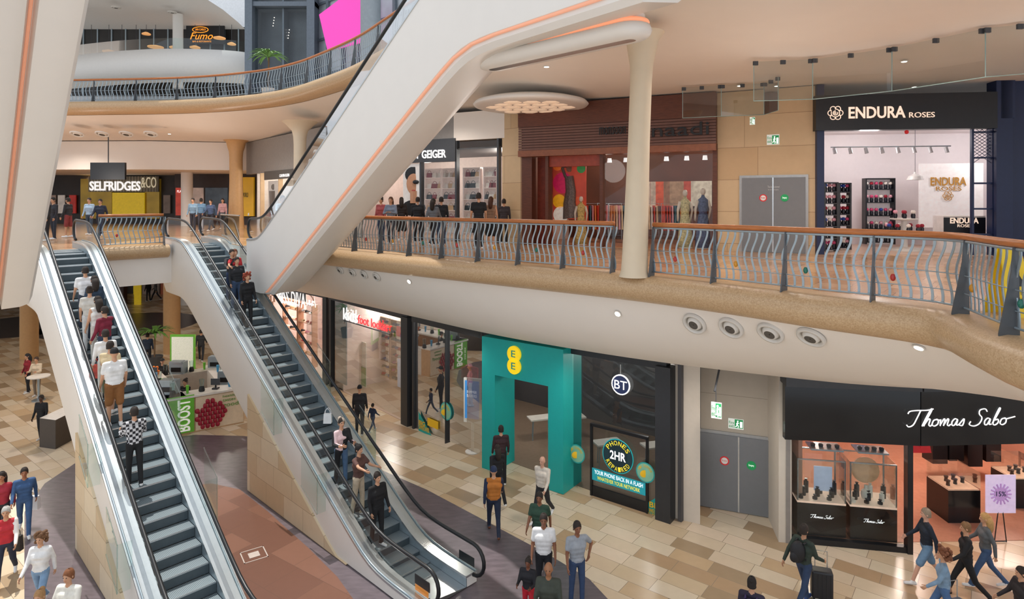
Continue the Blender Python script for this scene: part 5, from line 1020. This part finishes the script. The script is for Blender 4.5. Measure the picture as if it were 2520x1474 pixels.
gper(1335,1120,150,'older bald person in cream jacket and dark trousers',top='D9CFC0',bot='2A2A2E',hair='C8C4BE',hs='bald',pose='walk2',bulk=1.1,skin='D0A088')
gper(1328,1208,165,'person in dark green polo shirt walking',top='2E4A3A',sl=1,bot='24262C',skin='8A5A40',pose='walk',bulk=1.12)
gper(1338,1268,175,'person in white polo shirt and dark jeans',top='ECEAE8',sl=1,bot='1E2026',skin='8A5A40',pose='stand',h=1.78,bulk=1.1)
gper(1420,1287,195,'person in grey polo with hand on hip',top='9AA0A8',sl=1,bot='34486A',skin='8A5A40',pose='hip',h=1.76,shoe='1A1A1A')
gper(1300,1376,160,'child in black printed top and red trousers',h=1.3,top='1E1E24',bot='C02030',skin='7A4A34',hs='bun',pose='hold')
gper(1350,1388,170,'older balding person in dark green jacket',top='3A4038',bot='2A2A2A',skin='9A6A4A',hs='bald',pose='hold',bulk=1.2)
gper(1233,1050,10,'person in dark top with short hair entering shop',top='3A2428',bot='1C1C20',pose='stand',hs='short')
gper(1224,1093,20,'person with black outfit and dark shoulder bag',top='1A1A1E',bot='1A1A1E',pose='walk',h=1.66,hs='long')
gper(885,950,5,'person in black jacket and cap holding child hand',top='26262A',bot='24242A',hs='cap',hair='1A1A1C',pose='stand',h=1.78,bulk=1.15)
gper(917,992,-30,'small child in navy coat standing',top='2A3550',bot='4A5468',h=1.05,pose='walk')
gper(818,978,0,'person in pink top behind the escalator glass',top='D8A0A4',bot='E0D8D0',pose='stand',hs='cap',hair='D8A8B0')
gper(1978,1290,-60,'person in dark jacket and jeans pulling suitcase',top='2E3A32',bot='2C3E5C',pose='pull',skin='B98868',shoe='2A4A8A')
gper(2280,1248,75,'person in navy hoodie and denim shorts walking',top='1E2634',bot='6A8AA8',lg=1,pose='walk',hair='8A7A68',skin='D8A890')
gper(2378,1282,70,'young person in black tracksuit walking',top='1A1A1E',bot='16161A',pose='walk2',hair='7A5A3A',shoe='1A1A1A',h=1.68)
gper(2425,1260,70,'person with long fair hair and grey top',top='5A5E62',bot='3A5478',pose='walk',hs='long',hair='B8905A',fem=True,h=1.66)
gper(2322,1345,65,'person in pale denim jacket with curly hair',top='7E9AB4',bot='4A6A94',pose='walk2',hs='curly',hair='7A4A30',fem=True,h=1.66)
gper(2514,1392,80,'person in dark coat at the edge of shop',top='2A2426',bot='1C1C20',pose='walk',h=1.6)
gper(1850,1425,-30,'person with dark hair wearing purple backpack',top='2A2438',bot='2A2A30',hair='1C1614',pose='stand',h=1.65,hs='bun')
gper(5,1158,200,'person in dark red top with black hair',top='A02838',bot='2A2A32',hs='long',pose='walk',fem=True,skin='B88060')
gper(60,1148,215,'person in blue jacket and jeans carrying white bag',top='3A5A86',bot='3E5E8A',pose='walk',skin='A87050')
gper(15,1243,210,'older person in red white and navy sweater',top='B82A34',sleeve='E8E4E0',bot='2A3044',hair='B8B4AE',pose='walk2',fem=True)
gper(100,1308,190,'person in white blouse jeans and sunglasses',top='EDEDEC',bot='7A9ABC',hair='6A4A30',hs='curly',pose='walk',fem=True,h=1.66)
gper(170,1405,175,'bearded person in white and brown shirt',top='E8E2D8',sl=1,bot='3A3A3A',hair='7A4A2A',pose='hold',bulk=1.1)
gper(98,1456,185,'person with light brown hair in white top',top='E0DCD4',bot='4A4A50',hair='A07A50',pose='stand',fem=True,h=1.66,hs='bun')
gper(68,872,150,'person in dark red outfit with headscarf',top='8A1E2A',bot='1E1E24',hs='long',hair='1A1A1E',pose='stand',fem=True)
gper(90,880,190,'person in cream patterned long coat',top='C9B8A0',bot='8A7A68',hair='3A2A20',pose='hold',fem=True)
gper(102,974,180,'person in black clothes beside café counter',top='1A1A1C',bot='1C1C20',pose='stand',h=1.6,skin='5A3A2A')
gper(495,810,20,'person in dark jacket walking on concourse',top='2A2C30',bot='26282E',pose='walk')
gper(363,822,30,'person in dark blue top near planter',top='26344A',bot='22242A',pose='stand')
gper(383,690,100,'distant person in grey walking',top='6A6A70',bot='2A2A2E',pose='walk');gper(365,692,60,'distant person in black standing',top='1E1E22',bot='222228',pose='stand')
gper(400,884,200,'kiosk worker in black uniform and cap',top='18181A',bot='18181A',hs='cap',hair='1A1A1A',pose='hold',fem=True);gper(456,934,170,'kiosk worker in black uniform preparing drinks',top='18181A',bot='18181A',hs='bun',pose='hold',fem=True)
q=G(283,800);person(V((q.x,q.y,.012)),100,'person sitting on dark floor area',top='1E1E22',bot='22222A',pose='sit',h=1.7)
for px,d,hd,lb,kw in ((938,24,160,'person in red and blue jacket chatting',dict(top='A04A4A',bot='2A3A5A',hs='bun',fem=True,pose='stand')),
 (962,22.6,175,'person in grey blue top with crossed arms',dict(top='7A8494',bot='3A3E48',hs='long',fem=True,pose='cross',hair='5A3A24')),
 (988,24.5,10,'person in dark dress looking at shop',dict(top='2E2624',bot='2E2624',lg=3,hs='long',fem=True,pose='stand')),
 (1028,23.5,0,'person in black coat facing shop window',dict(top='1C1E22',bot='24262C',pose='stand',bulk=1.15)),
 (1066,21.6,-20,'person in grey top with long dark hair',dict(top='6A6E74',bot='2A2A30',hs='long',fem=True,pose='walk')),
 (1086,22.2,10,'person in black top and jeans walking',dict(top='22242A',bot='3A4A64',pose='stand')),
 (1178,20.6,10,'tall person in black t-shirt with white print',dict(top='17181B',sl=1,bot='1E1E22',pose='stand',h=1.84)),
 (1208,21.2,-10,'person in sleeveless brown top and black skirt',dict(top='8A6A54',sl=0,bot='1A1A1C',lg=3,hs='long',fem=True,pose='stand',hair='4A2A1A')),
 (1240,23,0,'person in dark clothes entering handbag shop',dict(top='3A3438',bot='1C1C20',pose='stand',h=1.65)),
 (132,25.5,160,'person in dark top on walkway',dict(top='2A2A30',bot='2E3440',pose='stand')),(168,27,90,'person in dark top and red shorts',dict(top='2A2A2E',bot='8A3A3A',lg=1,pose='stand')),
 (220,29,180,'person in pale blue shirt at railing',dict(top='9AB0C4',bot='3A4A5A',pose='stand')),(247,27.5,190,'person in navy top walking',dict(top='2A3040',bot='2A3040',pose='walk')),
 (475,32,180,'person in grey blue shirt near escalator',dict(top='7A94A8',bot='3A3A44',pose='stand')),(495,33,10,'person in light blue top standing',dict(top='6A8CA8',bot='4A4A54',pose='stand')),
 (519,33,170,'person in navy striped shirt standing',dict(top='4A5A78',bot='2A2A34',pose='walk')),(548,35,190,'person in pink top standing',dict(top='C89A9A',bot='5A5A60',pose='stand',hs='long',fem=True)),
 (114,24.5,160,'person in black standing beside escalator top',dict(top='1A1A1C',bot='1C1C20',pose='stand'))):
    p=at_d(px,0,d);person(V((p.x,p.y,L1+.012)),hd,lb,**kw)
def rider(e,px,py,hd,label,h=1.72,tl=.28,**kw):
    best=None
    for i in range(0,500):
        s=-.6+i*(e['run']+1.2)/500;p=e['W'](s,0,h)
        qy=HY-(p.z-HC)/p.y*F;er=abs(qy-py)
        if best is None or er<best[0]: best=(er,s)
    s=best[1];bt=min([(abs(CX+e['W'](s,t/20*tl,h).x/e['W'](s,t/20*tl,h).y*F-px),t/20*tl) for t in range(-20,21)])[1]
    k=round((s+.9-.2)/.4);s=-.9+.4*k+.2
    p=e['W'](s,bt,0);z=e['W'](s-.2,0,0).z+e['hz'](s+.05)-e['hz'](s-.2);return person(V((p.x,p.y,z+.012)),hd,label,h=h,**kw)
H=46
rider(esc1,212,664,H,'rider with black hair and white shirt',top='E8E8EA',bot='3A4250',sl=1,pose='rail')
rider(esc1,236,692,H+10,'rider in dark blue top on escalator',top='2E4258',bot='2A3040',pose='stand',hs='long',fem=True)
rider(esc1,205,720,H-20,'rider in patterned pale top on escalator',top='C4C0B8',bot='D8D8D8',pose='stand',hs='bun',fem=True,sl=1)
rider(esc1,244,742,H+15,'rider in white vest and pale trousers',top='E4E2DC',bot='CFCBC2',pose='stand',hs='long',fem=True,sl=0)
rider(esc1,262,768,H+30,'rider in maroon jumper leaning on handrail',top='7A1E34',bot='2E3A50',pose='rail')
rider(esc1,205,828,H-40,'rider in beige t-shirt and khaki shorts',top='D4C09A',bot='5A6048',sl=1,lg=1,pose='phone',bulk=1.1)
rider(esc1,256,810,H,'rider in white hoodie on escalator',top='EDEDEA',bot='D8D4CC',pose='stand')
rider(esc1,258,856,H,'rider in white t-shirt brown shorts and black cap',top='F0F0EC',bot='8A5A2E',sl=1,lg=1,hs='cap',hair='18181A',pose='stand',h=1.85,bulk=1.2)
rider(esc1,333,1018,H,'rider in black and white checked shirt from behind',chk=True,bot='17181B',pose='hold',h=1.72,sl=2)
D=226
rider(esc2,520,611,D,'rider in black jacket holding handrail',top='2A2A2E',bot='2A3A5A',pose='rail')
rider(esc2,574,612,D,'rider in red top with sunglasses',top='C02A30',bot='2A2A30',sl=1,pose='rail',hs='long',hair='6A3A24',fem=True)
rider(esc2,555,633,D,'rider in black puffer jacket',top='202226',bot='3E5270',pose='stand',bulk=1.15)
rider(esc2,578,674,D,'rider in black leather jacket with curly hair',top='141417',bot='1A1A1E',pose='stand',hs='curly',hair='8A3A24',fem=True)
rider(esc2,752,1024,D-10,'rider in black jacket and jeans with bag',top='1C1D20',bot='4E6A8C',pose='hold')
rider(esc2,822,1018,D,'rider in pink and white sweatshirt with white bag',top='E0C2C4',bot='16161A',pose='hold',hs='bun',hair='B8A898',fem=True)
rider(esc2,862,1078,D+20,'rider in brown crop top and beige trousers',top='5A3E38',bot='C4B49C',sl=1,pose='reach',hs='bun',hair='1A1412',fem=True)
rider(esc2,847,1166,D,'rider in black hoodie standing on escalator',top='111114',bot='1A1A1C',pose='stand',bulk=1.1)
ad=math.degrees(math.atan2(-ud.x,ud.y))
rider(escd,778,372,ad,'rider in white t-shirt on tall escalator',top='ECECEC',bot='B8B0A8',sl=1,pose='stand',hs='cap',hair='D8D8D8')
rider(escd,755,412,ad,'rider in pale pink top on tall escalator',top='E8D0CC',bot='8A9AA8',sl=1,pose='stand')
rider(escd,700,500,ad,'rider in light blue top on tall escalator',top='B8D0DC',bot='5A7A9A',pose='rail')
rider(escd,998,90,ad,'rider in white shirt high on escalator',top='E4E4E8',bot='3A3A44',pose='stand')
build_people()
def suitcase(p,rz,m,lab):
    root=thing('suitcase',p,lab,'suitcase');R=Matrix.Rotation(rz,3,'Z');mb=MB();mb.box(p+V((0,0,.36)),(.42,.26,.58),rz);o=mk(mb,'shell',m,root);bv=o.modifiers.new('b','BEVEL');bv.width=.04;bv.segments=3
    for i in range(5): mb=MB();mb.box(p+R@V((-.16+.08*i,-.133,.36)),(.02,.012,.5),rz);mk(mb,'rib',m,root)
    mb=MB();mb.tube([p+R@V((-.12,.08,.64)),p+R@V((-.12,.08,1.0)),p+R@V((.12,.08,1.0)),p+R@V((.12,.08,.64))],.012,6);mk(mb,'handle',ALU,root)
    for a in (-.16,.16):
        for b_ in (-.09,.09): mb=MB();mb.cyl(p+R@V((a-.015,b_,.035)),p+R@V((a+.015,b_,.035)),.035,.035,10);mk(mb,'wheel',RUB,root)
suitcase(gp(2022,1395,.7),-.3,mat('1E2026',.4),'black ribbed hard shell suitcase on wheels')
suitcase(V((*G(2352,1560).xy,.0)),.2,mat('4A5A6A',.4),'grey wheeled suitcase beside walking person')
def tote(p,m,lab,w_=.3,h=.34):
    root=thing('shopping_bag',p,lab,'bag');mb=MB();mb.hexa([p+V(v) for v in ((-w_/2,-.06,0),(w_/2,-.06,0),(w_/2,.06,0),(-w_/2,.06,0),(-w_*.46,-.04,h),(w_*.46,-.04,h),(w_*.46,.04,h),(-w_*.46,.04,h))]);mk(mb,'bag_body',m,root)
    for s in (-.04,.04): mb=MB();mb.tube([p+V((.08*math.cos(a),s,h+.14*math.sin(a))) for a in [math.pi*i/8 for i in range(9)]],.007,5);mk(mb,'handle',m,root)
b=gp(82,1200,1.0);b.z=.45;tote(b,mat('F0F0F0',.5),'white shopping bag carried by person in blue jacket')
b=gp(38,1300,1.0);b.z=.5;tote(b,mat('2E2A28',.6,var=.5,scale=20),'dark patterned shoulder bag')
q=esc1['W'](6.55,.38,.25);tote(q,mat('D8402E',.5,var=.6,scale=10),'red and green carrier bag held on the escalator')
q=esc2['W'](3.6,-.2,.3);tote(q,mat('EDEDED',.5),'white paper bag held by escalator rider',.22,.26)
def backpack(p,rz,m,lab):
    root=thing('backpack',p,lab,'backpack');R=Matrix.Rotation(rz,3,'Z');mb=MB();mb.sph(p+V((0,0,.22)),(.16,.1,.23),14,10);mk(mb,'pack_body',m,root,sharp=2);mb=MB();mb.sph(p+R@V((0,-.09,.14)),(.11,.05,.12),12,8);mk(mb,'front_pocket',m,root,sharp=2)
    for s in (-1,1): mb=MB();mb.tube([p+R@V((s*.09,.06,.4)),p+R@V((s*.1,.2,.42)),p+R@V((s*.11,.26,.2)),p+R@V((s*.1,.1,.05))],.018,6);mk(mb,'strap',m,root,sharp=2)
q=gp(1978,1290);R=Matrix.Rotation(math.radians(-60),3,'Z');backpack(q+R@V((0,-.2,.98)),math.radians(-60),mat('1A1B20',.6),'black backpack on person in dark jacket')
q=gp(1850,1425,1.65);R=Matrix.Rotation(math.radians(-30),3,'Z');backpack(q+R@V((0,-.2,.95)),math.radians(-30),mat('3A2A5A',.6),'purple backpack worn by dark haired person')
# ================= TEXT
tob=[]
for j in TJ:
    cu=bpy.data.curves.new('t','FONT');cu.body=j[0];cu.extrude=0;cu.resolution_u=3
    if j[0]=='Fumo': cu.shear=.35
    if j[0] in('ENDURA','SELFRIDGES','2HR','BOOST','GEIGER','KURT GEIGER','BIG','PHONES'): cu.offset=.02
    o=bpy.data.objects.new('t',cu);coll.objects.link(o);tob.append(o)
bpy.context.view_layer.update();dg=bpy.context.evaluated_depsgraph_get()
for j,o in zip(TJ,tob):
    s,O,U,Vv,N,m,parent,ext,name,label=j
    me=bpy.data.meshes.new_from_object(o.evaluated_get(dg));mb=MB();vs=[v.co for v in me.vertices]
    if vs:
        x0=min(v.x for v in vs);x1=max(v.x for v in vs);y0=min(v.y for v in vs);y1=max(v.y for v in vs)
        f=lambda v,e:O+U*((v.x-x0)/max(1e-6,x1-x0))+Vv*((v.y-y0)/max(1e-6,y1-y0))+N*e
        n=len(vs);fs=[list(p.vertices) for p in me.polygons];mb.add([f(v,ext) for v in vs]+[f(v,0) for v in vs],fs)
        cnt={}
        for fa in fs:
            for a,b in zip(fa,fa[1:]+fa[:1]): cnt.setdefault((min(a,b),max(a,b)),[]).append((a,b))
        for e,l in cnt.items():
            if len(l)==1: a,b=l[0];mb.f.append([a,b,b+n,a+n]);mb.m.append(0)
        mk(mb,name,m,parent,label=label)
    bpy.data.objects.remove(o)
print('objects',len(bpy.data.objects))
